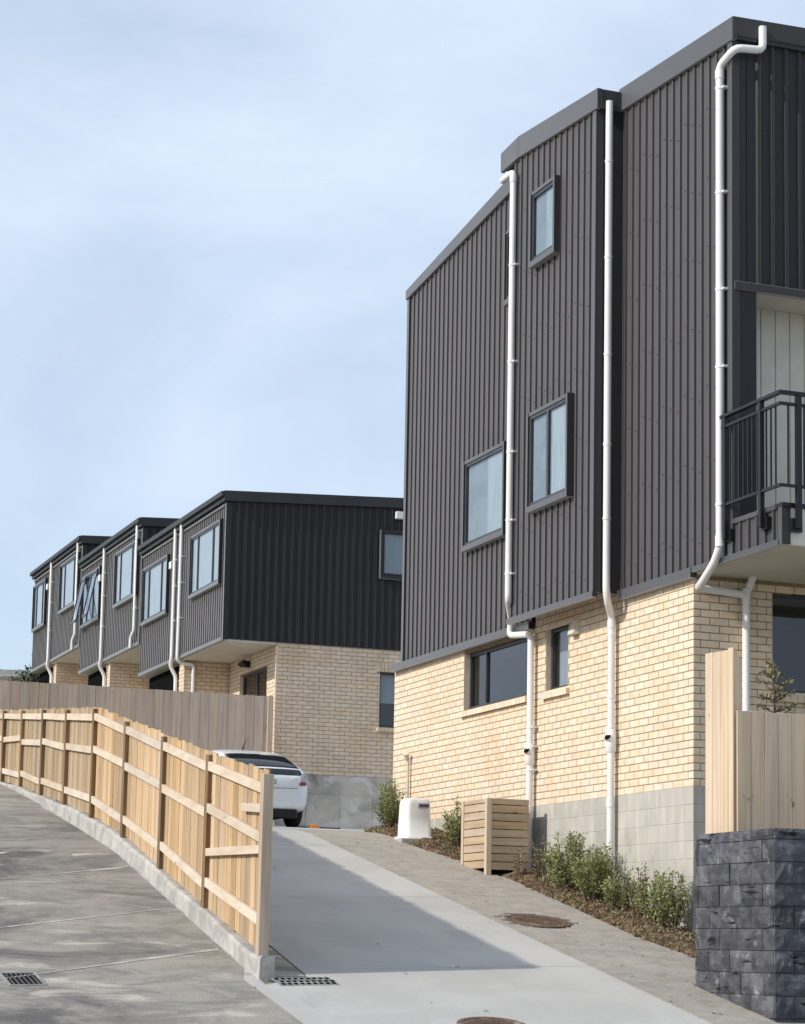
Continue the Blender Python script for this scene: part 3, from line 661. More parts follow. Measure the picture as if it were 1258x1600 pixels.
        MB().tube([(XB2-.12, y0+2.02, 7.80), (XB2-.18, y0+2.10, 7.72)], [.03, .055], 12).build('lamp_head', RAILM, lp)
    else: place_pieces(pc, h, lambda it: False, 'brick', 'bricks', BRICKL)
    dw = window_in(h, mapA(XB2), *door, (.5,), .08, sill=False); dw.name = 'glazed_door'
    # downpipes
    x = XL-.085
    ps = (mid-.10, mid+.42) if near else (y0+.33, mid+.30)
    for i, yy in enumerate(ps):
        end = [(x, yy+.02, zb-.02), (x+.10, yy+.10, zb-.10), (XL+.30, mid-.07, zb-.13), (XL+.30, mid-.07, zf0)] if (near and i == 0) else \
              [(x, yy, zb+.06), (x+.0, yy+.12, zb-.10), (x+.14, yy+.12, zb-.35), (x+.14, yy+.12, zf0)] if i else [(x, yy, zb+.35), (x-.02, yy+.20, zb+.22), (x-.02, yy+.22, zb-.04)]
        downpipe(h, [(x, yy, zt-.13), (x, yy, zb+.42)]+end, brackets=[(x, yy, zb+z) for z in (.9, 1.7, 2.3)], out=(1, 0))
    m = MB(mapA(XL)); m.box(y0+4.15, y0+4.32, .03, .12, zb+2.15, zb+2.32); m.build('wall_vent', WHITEP, h, bevel=.01)
    return h
terrace(44.10, 51.34, 7.97, 11.14, 'nearest terrace house with black ribbed end wall above tan brick', True)
terrace(51.36, 58.03, 8.77, 11.86, 'middle house of the stepped terrace with an open window sash')
terrace(58.05, 64.60, 9.53, 12.55, 'farthest and highest house of the stepped terrace')

# ================================================================== FENCES
PY_ = [19.53, 21.93, 24.33, 26.73, 29.13, 31.53, 33.93, 36.33, 38.73, 41.1, 43.4]
PB = [1.50, 1.96, 2.43, 2.90, 3.27, 3.57, 3.84, 4.13, 4.38, 4.66, 4.94]
PT = [3.195, 3.56, 3.955, 4.35, 4.745, 4.965, 5.20, 5.42, 5.65, 5.90, 6.14]
def interp(Y, T):
    for i in range(len(PY_)-1):
        if Y <= PY_[i+1]: t = (Y-PY_[i])/(PY_[i+1]-PY_[i]); return T[i]+(T[i+1]-T[i])*t
    return T[-1]
fence = thing('paling_fence', (6.07, 19.5, 1.35), 'low raw pine fence stepping up the slope between the two driveways, rails facing left', 'fence')
for i, yy in enumerate(PY_):
    x = fenceX(yy); b = 1.20 if i == 0 else PB[i]-.25; tl = rnd.uniform(-.012, .012)
    MB().hexa([(x-.05, yy-.05, b), (x+.05, yy-.05, b), (x+.05, yy+.05, b), (x-.05, yy+.05, b),
               (x-.05+tl, yy-.05, PT[i]-.01), (x+.05+tl, yy-.05, PT[i]-.01), (x+.05+tl, yy+.05, PT[i]), (x-.05+tl, yy+.05, PT[i])]).build('post', W_POST1 if i == 0 else W_POST, fence, bevel=.004)
    if i == len(PY_)-1: break
    y2 = PY_[i+1]
    for k, (fr, jj) in enumerate(((.92, 0), (.61, .05), (.17, .0))):
        j1, j2 = rnd.uniform(-.03, .03)*(k > 0)+(.02 if k == 1 else 0), rnd.uniform(-.03, .03)*(k > 0)
        za = PB[i]+(PT[i]-PB[i])*fr+j1; zb_ = PB[i+1]+(PT[i+1]-PB[i+1])*fr+j2
        if i == 0 and k: za, zb_ = ((2.60, 3.0), (1.84, 2.24))[k-1]
        a, c = yy+.052, y2-.052
        xa, xc = fenceX(a), fenceX(c)
        MB().hexa([(xa-.042, a, za-.047), (xc-.042, c, zb_-.047), (xc+.003, c, zb_-.047), (xa+.003, a, za-.047),
                   (xa-.042, a, za+.047), (xc-.042, c, zb_+.047), (xc+.003, c, zb_+.047), (xa+.003, a, za+.047)]).build('rail', W_RAIL, fence, bevel=.003)
    n = 12; pw = (y2-yy)/n
    for k in range(n):
        a = yy+k*pw-.03; c = a+pw-.006; xa = fenceX(a)+.006+rnd.uniform(0, .006); t = interp(a, PT)+.02+rnd.uniform(-.014, .012); b = interp(max(a, 19.5), PB)+.02+rnd.uniform(-.01, .01)
        s = (interp(c, PT)-interp(a, PT)); sb = interp(max(c, 19.5), PB)-interp(max(a, 19.5), PB)
        MB().hexa([(xa, a, b), (xa+.02, a, b), (xa+.02+.0585*pw, c, b+sb), (xa+.0585*pw, c, b+sb), (xa, a, t), (xa+.02, a, t), (xa+.02+.0585*pw, c, t+s), (xa+.0585*pw, c, t+s)]).build('paling', W_PAL if yy < 28 else W_PAL2, fence)
for za, a, c in ((2.87, 19.585, 20.35), (2.49, 19.585, 21.87)):           # two level braces in the first bay
    MB().hexa([(fenceX(a)-.044, a, za-.04), (fenceX(c)-.044, c, za+.015), (fenceX(c)+.004, c, za+.015), (fenceX(a)+.004, a, za-.04),
               (fenceX(a)-.044, a, za+.04), (fenceX(c)-.044, c, za+.095), (fenceX(c)+.004, c, za+.095), (fenceX(a)+.004, a, za+.04)]).build('brace', W_RAIL, fence, bevel=.003)
# concrete nib under the fence
m = MB(); ys = [19.33]+lin(19.5, 43.5, 110); pts = []
for yy in ys:
    x = fenceX(yy); t = interp(max(yy, 19.53), PB)+.012+.012*math.sin(yy*2.1); zb_ = min(zg(x, yy), zleft(x, yy))-.25
    jx = .010*math.sin(yy*5.3)+.006*math.sin(yy*11.1); pts += [(x-.095+jx, yy, zb_), (x-.078+jx, yy, t-.03), (x-.05+jx*.4, yy, t), (x+.075, yy, t), (x+.085, yy, zb_)]
m.add(pts, [(j*5+k, j*5+k+1, j*5+6+k, j*5+5+k) for j in range(len(ys)-1) for k in range(4)]+[(0, 1, 2, 3, 4)]).build('kerb', KERB, recalc=False)
struct(bpy.data.objects['kerb'])

rear = thing('tall_fence', (10, 43.9, 5.0), 'tall weathered close-boarded timber fence in front of the terrace', 'fence')
x = 2.0; k = 0
while x < 13.62:
    w_ = rnd.choice((.19, .20, .21))
    MB().box(x+.003, x+w_-.005, 43.90+rnd.uniform(0, .008), 43.925, 4.86, 6.80+rnd.uniform(-.006, .006)).build('paling', W_GREY, rear); x += w_
for zz in (5.1, 5.9, 6.6): MB().box(2.0, 13.62, 43.93, 43.98, zz-.045, zz+.045).build('rail', W_GREY, rear)
for i in range(6): MB().box(2.2+i*2.25, 2.3+i*2.25, 43.93, 44.03, 4.6, 6.75).build('post', W_GREY, rear)
MB().box(13.63, 13.74, 43.875, 43.985, 4.8, 6.815).build('post', W_NEWP, rear, bevel=.004)
rw = MB().box(7.4, 13.84, 43.86, 44.06, 3.5, 4.87).build('retaining_wall', BASEC); rw['label'] = 'stained concrete retaining wall under the tall weathered fence'; rw['category'] = 'wall'

gate = thing('boundary_fence', (10.4, 18.4, 2.6), 'new pine board fence with raised end panel above charcoal block wall', 'fence')
for i, (a, c) in enumerate(((18.93, 18.785), (18.78, 18.636), (18.631, 18.487))):
    MB().box(10.345, 10.367, c, a, 2.45, 4.52-.006*i).build('paling', W_NEWP, gate, bevel=.002)
MB().hexa([(10.345, 18.385, 2.4), (10.44, 18.385, 2.4), (10.44, 18.482, 2.4), (10.345, 18.482, 2.4), (10.345, 18.385, 4.525), (10.44, 18.385, 4.40), (10.44, 18.482, 4.40), (10.345, 18.482, 4.525)]).build('post', W_NEWP, gate, bevel=.004)
x = 10.345
for i in range(22):
    MB().box(x+.002, x+.1455, 18.30+rnd.uniform(0, .004), 18.322, 2.45, 3.905+rnd.uniform(-.004, .004)).build('paling', W_NEWP, gate, bevel=.002); x += .149
for zz in (2.75, 3.65): MB().box(10.45, 13.6, 18.325, 18.37, zz-.045, zz+.045).build('rail', W_NEWP, gate)

# ================================================================== CHARCOAL BLOCK WALL
bw = thing('block_wall', (10.2, 17.37, 1.0), 'charcoal split-face block retaining wall with white lime streaks at lower right', 'wall')
XW, YW, ZW = 10.2, 17.37, 2.745
m = MB(); m.box(XW+.006, XW+.19, YW+.006, 18.845, .5, ZW-.004); m.box(XW+.19, 13.6, YW+.006, YW+.19, .5, ZW-.004); m.box(XW+.19, 11.4, 18.66, 18.845, .5, ZW-.004); m.build('wall_core', DBLKJ, bw)
MB().box(XW+.19, 13.6, YW+.19, 18.66, 2.2, 2.62).build('planter_soil', SOIL, bw)
def rough_block(f, a, b, c, d, name='block'):
    m = MB(f); nu, nz = 5, 3; e = .008
    jit = [[rnd.uniform(0, .020) for _ in range(nu+1)] for _ in range(nz+1)]; base = rnd.uniform(.004, .018)
    vs_ = []
    for j in range(nz+1):
        for i in range(nu+1):
            ed = i in (0, nu) or j in (0, nz)
            vs_.append((a+(b-a)*i/nu, base+(-.004 if ed else jit[j][i]), c+(d-c)*j/nz))
    fs = [(j*(nu+1)+i, j*(nu+1)+i+1, (j+1)*(nu+1)+i+1, (j+1)*(nu+1)+i) for j in range(nz) for i in range(nu)]
    ring = list(range(nu+1))+[(j+1)*(nu+1)-1 for j in range(1, nz+1)]+[nz*(nu+1)+i for i in range(nu-1, -1, -1)]+[j*(nu+1) for j in range(nz-1, 0, -1)]
    o = len(vs_); vs_ += [(vs_[i][0], -.02, vs_[i][2]) for i in ring]; k = len(ring)
    fs += [(ring[i], o+i, o+(i+1) % k, ring[(i+1) % k]) for i in range(k)]
    m.add(vs_, fs); return m.build(name, DBLK, bw, recalc=False)
rowsz = [(ZW-.10, ZW)]+[(ZW-.10-.2*(k+1), ZW-.10-.2*k) for k in range(9)]
for r, (c, d) in enumerate(rowsz):
    u = YW+.012-(.2 if r % 2 else 0)
    while u < 18.845:
        a, b = max(u, YW-.008), min(u+.4, 18.845)
        if b-a > .03 and d > zg(10.2, (a+b)/2)-.02: rough_block(mapA(XW), a+.003, b-.003, c+.003, d-.003)
        u += .4
    u = XW-.008-(0 if r % 2 else .2)
    while u < 13.2:
        a, b = max(u, XW-.008), min(u+.4, 13.2)
        if b-a > .03: rough_block(mapB(YW), a+.003, b-.003, c+.003, d-.003)
        u += .4

# ================================================================== SMALL THINGS BY THE WALL
box = thing('slat_enclosure', (11.0, 25.7, 2.5), 'slatted pine screen box against the brick wall beside a white downpipe', 'enclosure')
bx0, bx1, by0, by1, bz1 = 10.75, 11.33, 25.30, 26.14, 3.49
for (x, y_) in ((bx0, by0), (bx0, by1-.07), (bx1-.07, by0+.03), (bx1-.07, by1-.07)):
    MB().box(x, x+.07, y_, y_+.07, zg(x, y_)-.03, bz1).build('post', W_NEWP, box, bevel=.003)
zz = 2.60; k = 0
while zz < bz1-.05:
    MB().box(bx0+.072, bx1, by0+.012, by0+.032, zz, min(zz+.092, bz1-.003)).build('slat', W_SLAT, box, bevel=.002)
    MB().box(bx0+.012, bx0+.032, by0+.072, by1-.072, zz+.02, min(zz+.112, bz1-.003)).build('slat', W_SLATY, box, bevel=.002)
    zz += .102
MB().box(bx0+.05, bx1-.01, by0+.05, by1-.08, 2.5, bz1-.03).build('inner_shade', DARKPIT, box)  # near-black block standing in for the shade behind the slats

unit = thing('pump_cover', (10.85, 28.1, 3.05), 'white rounded plastic pump cover on a concrete pad by the brick wall', 'pump')
MB().box(10.60, 11.18, 27.90, 28.5, 2.9, 3.09).build('pad', KERB, unit, bevel=.012)
m = MB(); n = 28; rings = []
prof = [(3.09, .235, .25), (3.12, .23, .245), (3.125, .192, .205), (3.40, .182, .195), (3.56, .175, .188), (3.615, .168, .18), (3.64, .15, .16), (3.65, .11, .12)]
vs_ = []
for z, a, b in prof:
    for k in range(n):
        t = 2*math.pi*k/n; c_, s_ = math.cos(t), math.sin(t); e = .32
        vs_.append((10.905+a*math.copysign(abs(c_)**e, c_), 28.2+b*math.copysign(abs(s_)**e, s_), z))
m.add(vs_, [(i*n+k, i*n+(k+1) % n, (i+1)*n+(k+1) % n, (i+1)*n+k) for i in range(len(prof)-1) for k in range(n)], True); m.f.append(tuple((len(prof)-1)*n+k for k in range(n))); m.sm.append(False)
m.build('cover', WHITEP, unit)
MB().box(10.88, 11.04, 27.985, 28.02, 3.52, 3.575).build('nameplate', STICK, unit)
MB().box(10.895, 11.02, 27.982, 27.9845, 3.532, 3.556).build('lettering', INK, unit)

def tilt(x, y): # ground slope as rotation
    return (math.atan(.19), -math.atan(.025) if x < 9.5 else 0, 0)
def lid(name, x, y_, r, label, dz):
    t = thing(name, (x, y_, zg(x, y_)), label, 'manhole cover'); z = zg(x, y_)+dz
    def disc(n_, r0, r1, h, mt):
        m = MB(); n = 40; v = []
        for rr, hh in ((r0, h-.02), (r0, h), (r1, h), (r1, h-.02)):
            for k in range(n):
                a = 2*math.pi*k/n; xx, yy = x+rr*math.cos(a), y_+rr*math.sin(a); v.append((xx, yy, zg(xx, yy)+dz+hh))
        m.add(v, [(i*n+k, i*n+(k+1) % n, (i+1)*n+(k+1) % n, (i+1)*n+k) for i in range(3) for k in range(n)]); 
        if r0 == 0: pass
        return m.build(n_, mt, t, recalc=False)
    disc('rim', r-.045, r, .006, RUST); disc('plate', .002, r-.055, .003, RUST)
    m = MB()
    for i in range(-7, 8):
        for j in range(-7, 8):
            a, b = i*r/8, j*r/8
            if math.hypot(a, b) < r*.72: m.box(x+a-.012, x+a+.012, y_+b-.012, y_+b+.012, zg(x+a, y_+b)+dz, zg(x+a, y_+b)+dz+.007)
    stuff(m.build('studs', RUST, t)); return t
lid('manhole_cover', 10.03, 22.14, .37, 'round rusty manhole cover set in the paver path', .008)
lid('manhole_cover', 7.46, 17.36, .31, 'round rusty manhole cover in the pale concrete at bottom edge', .006)
def ring_slab(): pass
gr = thing('drain_grate', (3.85, 19.45, zg(3.85, 19.45)), 'square dark iron drain grate in the weathered left driveway', 'drain')
m = MB(); x0, x1, y0_, y1_ = 3.71, 3.99, 19.2, 19.68
def gbox(m, a, b, c, d, h0, h1):
    m.hexa([(a, c, zg(a, c)+h0), (b, c, zg(b, c)+h0), (b, d, zg(b, d)+h0), (a, d, zg(a, d)+h0), (a, c, zg(a, c)+h1), (b, c, zg(b, c)+h1), (b, d, zg(b, d)+h1), (a, d, zg(a, d)+h1)])
for q in ((x0-.03, x1+.03, y0_-.03, y0_), (x0-.03, x1+.03, y1_, y1_+.03), (x0-.03, x0, y0_, y1_), (x1, x1+.03, y0_, y1_)): gbox(m, *q, .0, .012)
m.build('frame', GALV, gr); m = MB(); gbox(m, x0, x1, y0_, y1_, .0, .0055); m.build('sump', DARKPIT, gr)
for i in range(6): m = MB(); a = x0+.02+i*.044; gbox(m, a, a+.02, y0_, y1_, .006, .011); m.build('bar', IRON, gr)
sg = thing('strip_drain', (6.3, 19.2, zg(6.3, 19.2)), 'perforated grey strip drain at the foot of the fence end post', 'drain')
m = MB(); gbox(m, 6.10, 6.66, 19.02, 19.36, .002, .008); m.build('channel', GALV, sg)
m = MB()
for i in range(9):
    for j in range(3): a, b = 6.125+i*.06+(j % 2)*.02, 19.05+j*.105; gbox(m, a, a+.036, b, b+.06, .009, .0115)
m.build('slots', DARKPIT, sg)

ped = thing('utility_box', (9.0, 31.0, 3.3), 'white utility box half hidden behind the fence end post', 'utility box')
ux, uy = 9.43, 31.0; uz = zg(ux, uy)
MB().box(ux-.34, ux+.02, uy, uy+.3, uz-.05, uz+.56).build('cabinet', WHITEP, ped, bevel=.02)
MB().box(ux-.05, ux-.012, uy-.006, uy-.001, uz+.24, uz+.32).build('mark', STICK, ped)
wdg = thing('wheel_chock', (12.95, 38.1, 3.7), 'small orange wedge on the ground beside the white car', 'chock'); cz = zg(12.6, 38)+.004
MB().hexa([(12.66, 38.0, cz), (12.86, 38.0, cz), (12.86, 38.15, cz), (12.66, 38.15, cz), (12.70, 38.03, cz+.07), (12.82, 38.03, cz+.07), (12.82, 38.12, cz+.07), (12.70, 38.12, cz+.07)]).build('wedge', ORANGE, wdg, bevel=.008)
MB().box(12.50, 13.3, 38.16, 38.2, cz, cz+.03).build('dark_strip', TYRE, wdg)  # thin near-black strip along the ground

# ================================================================== CAR
car = thing('parked_car', (11.81, 38.0, zg(11.8, 39)), 'white hatchback parked rear-on behind the end of the pine fence', 'car')
CX, CY, CZ = 11.81, 38.0, zg(11.8, 38.8)
# stations along the length: (y, half width bottom, half width belt, z sill, z belt, half width roof, z roof)
ST = [(0.00, .70, .74, .36, .86, .62, .88), (.06, .80, .815, .27, .90, .66, .93), (.20, .845, .85, .24, .98, .68, 1.06), (.42, .862, .862, .22, 1.02, .66, 1.19), (.75, .87, .87, .21, 1.02, .63, 1.335),
      (1.2, .872, .872, .20, 1.01, .615, 1.43), (1.9, .873, .873, .20, .98, .61, 1.49), (2.5, .873, .872, .20, .95, .60, 1.455), (3.1, .872, .865, .20, .92, .58, 1.28), (3.6, .868, .85, .20, .90, .60, 1.02), (4.0, .85, .80, .21, .80, .60, .84), (4.35, .76, .68, .24, .62, .50, .66), (4.46, .60, .52, .30, .50, .40, .52)]
def section(s):
    y_, wb, wt, zs, zb, wr, zr = s
    half = [(0, zs), (wb*.80, zs), (wb*.95, zs+.04), (wb, zs+.16), (wt*1.0, zs+(zb-zs)*.6), (wt*.975, zb-.02), (wt*.95, zb), (wr+(wt*.95-wr)*.35, zb+(zr-zb)*.60), (wr+.01, zr-.055*min(1, (zr-zb)*4+.2)), (wr*.80, zr-.012), (0, zr)]
    return [(CX+x, CY+y_, CZ+z) for x, z in half]+[(CX-x, CY+y_, CZ+z) for x, z in half[-2:0:-1]]
m = MB(); secs = [section(s) for s in ST]; n = len(secs[0])
m.add([p for s in secs for p in s], [(i*n+k, i*n+(k+1) % n, (i+1)*n+(k+1) % n, (i+1)*n+k) for i in range(len(secs)-1) for k in range(n)], True)
m.f += [tuple(range(n)), tuple((len(secs)-1)*n+k for k in range(n))]; m.sm += [True, True]
body = m.build('body', CARW, car)
sub_ = body.modifiers.new('smooth', 'SUBSURF'); sub_.levels = 1; sub_.render_levels = 2
def cp(x, y_, z): return (CX+x, CY+y_, CZ+z)
def patch(name, pts, mt, parent=body, rows=1, push=(0, 0, 0), off=.008):
    m = MB(); k = len(pts[0]); m.add([tuple(Vector(cp(*p))+Vector(push)) for r in pts for p in r], [(j*k+i, j*k+i+1, (j+1)*k+i+1, (j+1)*k+i) for j in range(len(pts)-1) for i in range(k-1)], True)
    o = m.build(name, mt, parent, recalc=False); sb_ = o.modifiers.new('dense', 'SUBSURF'); sb_.subdivision_type = 'SIMPLE'; sb_.levels = sb_.render_levels = 2; sw_ = o.modifiers.new('wrap', 'SHRINKWRAP'); sw_.target = body; sw_.offset = off; so_ = o.modifiers.new('thick', 'SOLIDIFY'); so_.thickness = .006; so_.offset = 0; return o
lin7 = [-1, -.66, -.33, 0, .33, .66, 1]
def hatch(s, hw, z, y_, bow=.03): return [(s_*hw, y_+bow*abs(s_)**2.2, z-.015*abs(s_)**2) for s_ in s]
patch('rear_window', [hatch(lin7, .60, 1.345, .74), hatch(lin7, .635, 1.265, .48), hatch(lin7, .665, 1.19, .29), hatch(lin7, .685, 1.128, .16)], CARG, push=(0, -.03, .03))
patch('lower_rear_window', [hatch(lin7, .685, 1.118, .09), hatch(lin7, .695, 1.03, .0), hatch(lin7, .70, .965, -.02)], CARG, push=(0, -.03, .01))
MB().box(CX-.62, CX+.62, CY+.03, CY+.5, CZ+.13, CZ+.28).build('valance', CARB, car, bevel=.02)
MB().tube([cp(-.58, -.052, .66), cp(0, -.082, .645), cp(.58, -.052, .66)], .006, 6).build('panel_seam', CARB, body)
for sg_ in (-1, 1):
    patch('tail_light', [[(sg_*.68, -.035, 1.05), (sg_*.755, .05, 1.03), (sg_*.82, .24, .99)], [(sg_*.655, -.085, .90), (sg_*.78, .0, .90), (sg_*.86, .22, .90)], [(sg_*.64, -.10, .715), (sg_*.79, .0, .725), (sg_*.87, .20, .76)]], LENS, push=(0, -.022, 0))
    patch('reflector', [[(sg_*.645, -.10, .775), (sg_*.79, .0, .785)], [(sg_*.64, -.10, .715), (sg_*.79, .0, .725)]], REDL, push=(0, -.022, 0), off=.012)
    patch('side_window', [[(sg_*.66, 1.0, 1.36), (sg_*.66, 1.9, 1.42), (sg_*.66, 2.6, 1.36), (sg_*.72, 3.2, 1.10)], [(sg_*.83, .75, 1.06), (sg_*.845, 1.9, 1.02), (sg_*.84, 2.6, .99), (sg_*.83, 3.3, .97)]], CARG, push=(sg_*.012, 0, .01))
    for yy in (.78, 3.46):
        w_ = MB().tube([cp(sg_*.66, yy, .31), cp(sg_*.68, yy, .31), cp(sg_*.85, yy, .31), cp(sg_*.868, yy, .31)], [.27, .31, .31, .28], 32).build('wheel', TYRE, car)
        MB().tube([cp(sg_*.868, yy, .31), cp(sg_*.876, yy, .31)], .21, 24).build('rim', RIM, w_)
    MB().tube([cp(sg_*.84, 2.75, .98), cp(sg_*.97, 2.72, 1.03)], [.05, .085], 12).build('mirror', CARW, car)
MB().box(CX-.50, CX+.50, CY+.1, CY+4.2, CZ+.14, CZ+.26).build('underbody', CARB, car)
pt = MB().box(CX-.18, CX+.18, CY-.102, CY-.094, CZ+.70, CZ+.825).build('number_plate', WHITEP, body)
for i, ch in enumerate('T2'):
    cu = bpy.data.curves.new('plate_text', 'FONT'); cu.body = ch; cu.size = .11; cu.extrude = .001; tm = bpy.data.objects.new('tmp', cu); col.objects.link(tm)
    bpy.context.view_layer.update(); me = bpy.data.meshes.new_from_object(tm.evaluated_get(bpy.context.evaluated_depsgraph_get())); bpy.data.objects.remove(tm)
    me.materials.clear(); me.materials.append(INK); o = link('plate_letter', me, pt, (CX+.04+i*.066, CY-.1035, CZ+.722), (math.pi/2, 0, 0)); 
MB().box(CX+.52, CX+.60, CY-.085, CY-.078, CZ+.885, CZ+.91).build('badge', RIM, body)
MB().tube([cp(.0, 1.55, 1.47), cp(.0, 1.50, 1.52), cp(.0, 1.28, 1.66)], [.02, .012, .004], 8).build('aerial', CARB, body)

# ================================================================== PLANTS
def leafy(name, x, y_, z, h, r, nst, nlf, ls, label, mt=LEAF, lean=.25, group=None, cat='shrub', spread=1.0, seed=1):
    q = random.Random(seed); t = thing(name, (x, y_, z), label, cat, group)
    st = MB(); lf = MB()
    for i in range(nst):
        a = q.uniform(0, 2*math.pi); rr = r*math.sqrt(q.random()); hh = h*q.uniform(.55, 1.05)*(1-.35*(rr/r)**2)
        b = Vector((x+rr*.35*math.cos(a), y_+rr*.35*math.sin(a), z-.02)); c = Vector((x+rr*math.cos(a), y_+rr*math.sin(a), z+hh)); mid_ = (b+c)/2+Vector((q.uniform(-.03, .03), q.uniform(-.03, .03), .02))
        st.tube([b, mid_, c], [.007, .005, .0025], 5, cap=False)
        for k in range(nlf):
            tt = q.uniform(.18, 1.0); p = (b*(1-tt)**2+mid_*2*tt*(1-tt)+c*tt*tt) if True else b
            d = Vector((q.gauss(0, 1), q.gauss(0, 1), q.gauss(.9, .7))).normalized(); p = p+d*q.uniform(0, .045*spread)
            s = ls*q.uniform(.6, 1.25); wv = d.cross(Vector((q.gauss(0, 1), q.gauss(0, 1), q.gauss(0, 1)))).normalized()*s*.22
            nrm = d.cross(wv).normalized()*s*.08
            lf.add([tuple(p), tuple(p+d*s*.5+wv+nrm), tuple(p+d*s), tuple(p+d*s*.5-wv+nrm)], [(0, 1, 2), (0, 2, 3)])
    st.build('stems', TWIG, t, recalc=False); lf.build('foliage', mt, t, recalc=False)
    return t
def zs(x, y_): return zsoil(x, y_)
G2 = 'shrubs along the brick wall'
leafy('leafy_shrub', 11.22, 23.95, zs(11.2, 23.95), .80, .30, 46, 81, .042, 'big bushy green shrub in the bed left of the middle downpipe', seed=2, group=G2)
leafy('leafy_shrub', 11.24, 23.25, zs(11.2, 23.25), .72, .30, 44, 81, .042, 'dense green shrub at the foot of the middle downpipe', seed=3, group=G2)
leafy('leafy_shrub', 11.30, 22.70, zs(11.3, 22.7), .50, .22, 20, 60, .042, 'small green shrub just right of the middle downpipe', seed=4, group=G2)
leafy('leafy_shrub', 11.34, 22.28, zs(11.3, 22.28), .58, .20, 14, 56, .042, 'thin upright shrub between two bushier ones on the block foundation', LEAFD, seed=5, group=G2)
leafy('leafy_shrub', 11.34, 21.92, zs(11.3, 21.92), .58, .20, 24, 64, .042, 'leggy green shrub second from the charcoal block wall', seed=6, group=G2)
leafy('leafy_shrub', 11.32, 21.50, zs(11.3, 21.5), .66, .24, 26, 64, .042, 'dark-stemmed shrub nearest the charcoal block wall', seed=7, group=G2)
leafy('leafy_shrub', 11.12, 29.75, zs(11.1, 29.75), .66, .26, 46, 78, .042, 'round green shrub left of the white pump cover', seed=8, group=G2)
leafy('leafy_shrub', 11.16, 27.3, zs(11.2, 27.3), .62, .20, 34, 60, .042, 'narrow green shrub left of the slatted box', seed=9, group=G2)
leafy('leafy_shrub', 11.40, 27.75, zs(11.3, 27.7), .60, .12, 10, 16, .042, 'bare twiggy plant between pump cover and slatted box', LEAFD, seed=10, group=G2)
leafy('leafy_shrub', 11.30, 24.85, zs(11.3, 24.85), .55, .16, 12, 18, .042, 'sparse twiggy plant beside the left downpipe base', LEAFD, seed=11, group=G2)
leafy('leafy_shrub', 11.15, 25.15, zs(11.1, 25.1), .42, .12, 8, 16, .042, 'wispy dry plant in front of the slatted box corner', LEAFD, seed=12, group=G2)
# spiky sapling behind the boundary fence
sp = thing('sapling', (11.0, 18.75, 2.62), 'spiky conifer-like sapling poking above the pine boundary fence', 'tree'); q = random.Random(5)
st = MB(); lf = MB(); st.tube([(11.0, 18.75, 2.6), (11.02, 18.75, 3.6), (11.0, 18.74, 4.48)], [.02, .014, .004], 6, cap=False)
for i in range(34):
    zz = 3.5+.95*q.random(); a = q.uniform(0, 6.28); L_ = (.30*(1-(zz-3.5)/1.05)+.07)*q.uniform(.7, 1.1); b = Vector((11.01, 18.75, zz)); c = b+Vector((L_*math.cos(a), L_*math.sin(a), L_*.35))
    st.tube([b, c], [.006, .002], 5, cap=False)
    for k in range(26):
        tt = q.uniform(.15, 1); p = b.lerp(c, tt); d = ((c-b).normalized()*.7+Vector((q.gauss(0, .6), q.gauss(0, .6), q.gauss(.15, .5)))).normalized(); s = .055*q.uniform(.6, 1.2); wv = d.cross(Vector((q.gauss(0, 1), q.gauss(0, 1), q.gauss(0, 1)))).normalized()*s*.16
        lf.add([tuple(p), tuple(p+d*s*.5+wv), tuple(p+d*s), tuple(p+d*s*.5-wv)], [(0, 1, 2, 3)])
st.build('stems', TWIG, sp, recalc=False); lf.build('foliage', LEAFD, sp, recalc=False)
# weeds, clods and leaf litter over the bed
q = random.Random(9); wd = MB(); cl = MB()
for i in range(4200):
    yy = q.uniform(19.0, 31.0); xx = q.uniform(soilX(yy)-.01, 11.55)
    if 25.2 < yy < 26.2 and xx > 10.7 or 27.9 < yy < 28.55: continue
    z = zsoil(xx, yy)
    dn = .5+.5*math.sin(yy*3.1+xx*5)
    if q.random() < .10+.42*dn**2:
        for k in range(5):
            d = Vector((q.gauss(0, .7), q.gauss(0, .7), q.uniform(.3, 1))).normalized(); s = q.uniform(.015, .05); wv = d.cross(Vector((q.gauss(0, 1), q.gauss(0, 1), .2))).normalized()*s*.28; p = Vector((xx, yy, z-.005))+Vector((q.uniform(-.03, .03), q.uniform(-.03, .03), q.uniform(0, .03)))
            wd.add([tuple(p), tuple(p+d*s*.5+wv), tuple(p+d*s), tuple(p+d*s*.5-wv)], [(0, 1, 2), (0, 2, 3)])
    else:
        s = q.uniform(.008, .026); o = [(q.uniform(-1, 1)*s, q.uniform(-1, 1)*s) for _ in range(4)]
        cl.add([(xx-s, yy-s*.6, z), (xx+s, yy-s*.7, z), (xx+s*.8, yy+s*.7, z), (xx-s*.9, yy+s*.6, z), (xx+o[0][0]*.4, yy+o[0][1]*.4, z+s*1.1)], [(0, 1, 4), (1, 2, 4), (2, 3, 4), (3, 0, 4)])
w1 = stuff(wd.build('weeds', LEAFD, recalc=False)); w1['label'] = 'low weeds and ground cover in the garden bed'; w1['category'] = 'weeds'
w2 = stuff(cl.build('bark_chips', SOIL, recalc=False)); w2['label'] = 'loose bark chips and clods on the bed'; w2['category'] = 'mulch'
lt = MB()
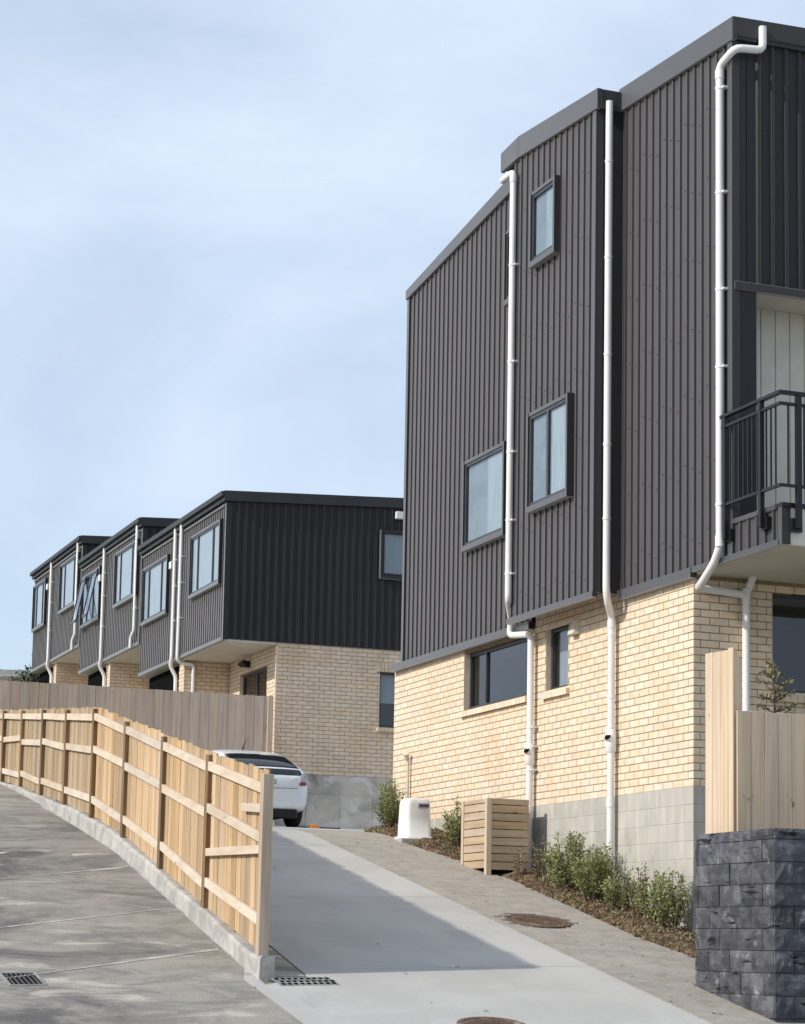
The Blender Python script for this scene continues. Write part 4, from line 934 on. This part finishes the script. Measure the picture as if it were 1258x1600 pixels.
for i in range(70):
    yy = q.uniform(17.6, 29); xx = q.uniform(6.6, 10.6) if q.random() < .45 else q.uniform(9.5, 10.9)
    if yy < 18.9 and xx > 10.15: continue
    z = zg(xx, yy)+.0125; s = q.uniform(.012, .032); a = q.uniform(0, 6.28); ca, sa = math.cos(a)*s, math.sin(a)*s
    lt.add([(xx-ca, yy-sa, z), (xx-sa*.5, yy+ca*.5, z+.006), (xx+ca, yy+sa, z+.002), (xx+sa*.5, yy-ca*.5, z+.005)], [(0, 1, 2), (0, 2, 3)])
w3 = stuff(lt.build('leaf_litter', RUST, recalc=False)); w3['label'] = 'small fallen leaves scattered over drive and pavers'; w3['category'] = 'leaves'

# ================================================================== BACKGROUND
bh = thing('distant_house', (14, 82, 6), 'white house with dark hipped roof far off at the left edge', 'house')
MB().box(8, 16.0, 80, 88, 6, 11.25).build('wall', HWALL, bh)
MB().add([(7.4, 79.4, 11.2), (16.4, 79.4, 11.2), (16.4, 88.6, 11.2), (7.4, 88.6, 11.2), (9.6, 84, 12.05), (14.6, 84, 12.05)], [(0, 1, 5, 4), (1, 2, 5), (2, 3, 4, 5), (3, 0, 4)]).build('roof', HROOF, bh)
MB().box(7.4, 16.4, 79.32, 79.40, 11.08, 11.22).build('gutter', HWALL, bh)
MB().hexa([(7, 72, 9.9), (15.4, 72, 10.35), (15.4, 72.1, 10.35), (7, 72.1, 9.9), (7, 72, 10.15), (15.4, 72, 10.60), (15.4, 72.1, 10.60), (7, 72.1, 10.15)]).build('verandah_edge', HWALL, bh)
MB().hexa([(7, 71.9, 8.0), (15.6, 71.9, 8.0), (15.6, 72.3, 8.0), (7, 72.3, 8.0), (7, 71.9, 9.92), (15.6, 71.9, 10.38), (15.6, 72.3, 10.38), (7, 72.3, 9.92)]).build('side_wall', W_GREY, bh)
def conifer(x, y_, z, h, r, label, seed):
    q = random.Random(seed); t = thing('conifer', (x, y_, z), label, 'tree'); st = MB(); lf = MB(); st.tube([(x, y_, z), (x, y_, z+h)], [.14, .02], 8, cap=False)
    for i in range(170):
        tt = q.uniform(.12, 1); a = q.uniform(0, 6.28); L_ = r*(1.05-tt)*q.uniform(.6, 1.15)+.1; b = Vector((x, y_, z+h*tt)); c = b+Vector((L_*math.cos(a), L_*math.sin(a), L_*q.uniform(.1, .6)))
        st.tube([b, c], [.02, .006], 5, cap=False)
        for k in range(22):
            p = b.lerp(c, q.uniform(.3, 1.05)); d = Vector((q.gauss(0, 1), q.gauss(0, 1), q.gauss(.4, .6))).normalized(); s = q.uniform(.08, .2); wv = d.cross(Vector((q.gauss(0, 1), q.gauss(0, 1), q.gauss(0, 1)))).normalized()*s*.3
            lf.add([tuple(p), tuple(p+d*s*.5+wv), tuple(p+d*s), tuple(p+d*s*.5-wv)], [(0, 1, 2, 3)])
    st.build('trunk', TWIG, t, recalc=False); lf.build('crown', LEAFP, t, recalc=False)
conifer(14.35, 70.0, 7.6, 4.9, .85, 'dark conifer showing behind the farthest terrace house', 3)
leafy('hedge_shrub', 13.2, 67.0, 8.6, 1.3, .9, 60, 60, .12, 'dark low shrub under the farthest terrace house', LEAFP, seed=31, spread=4)
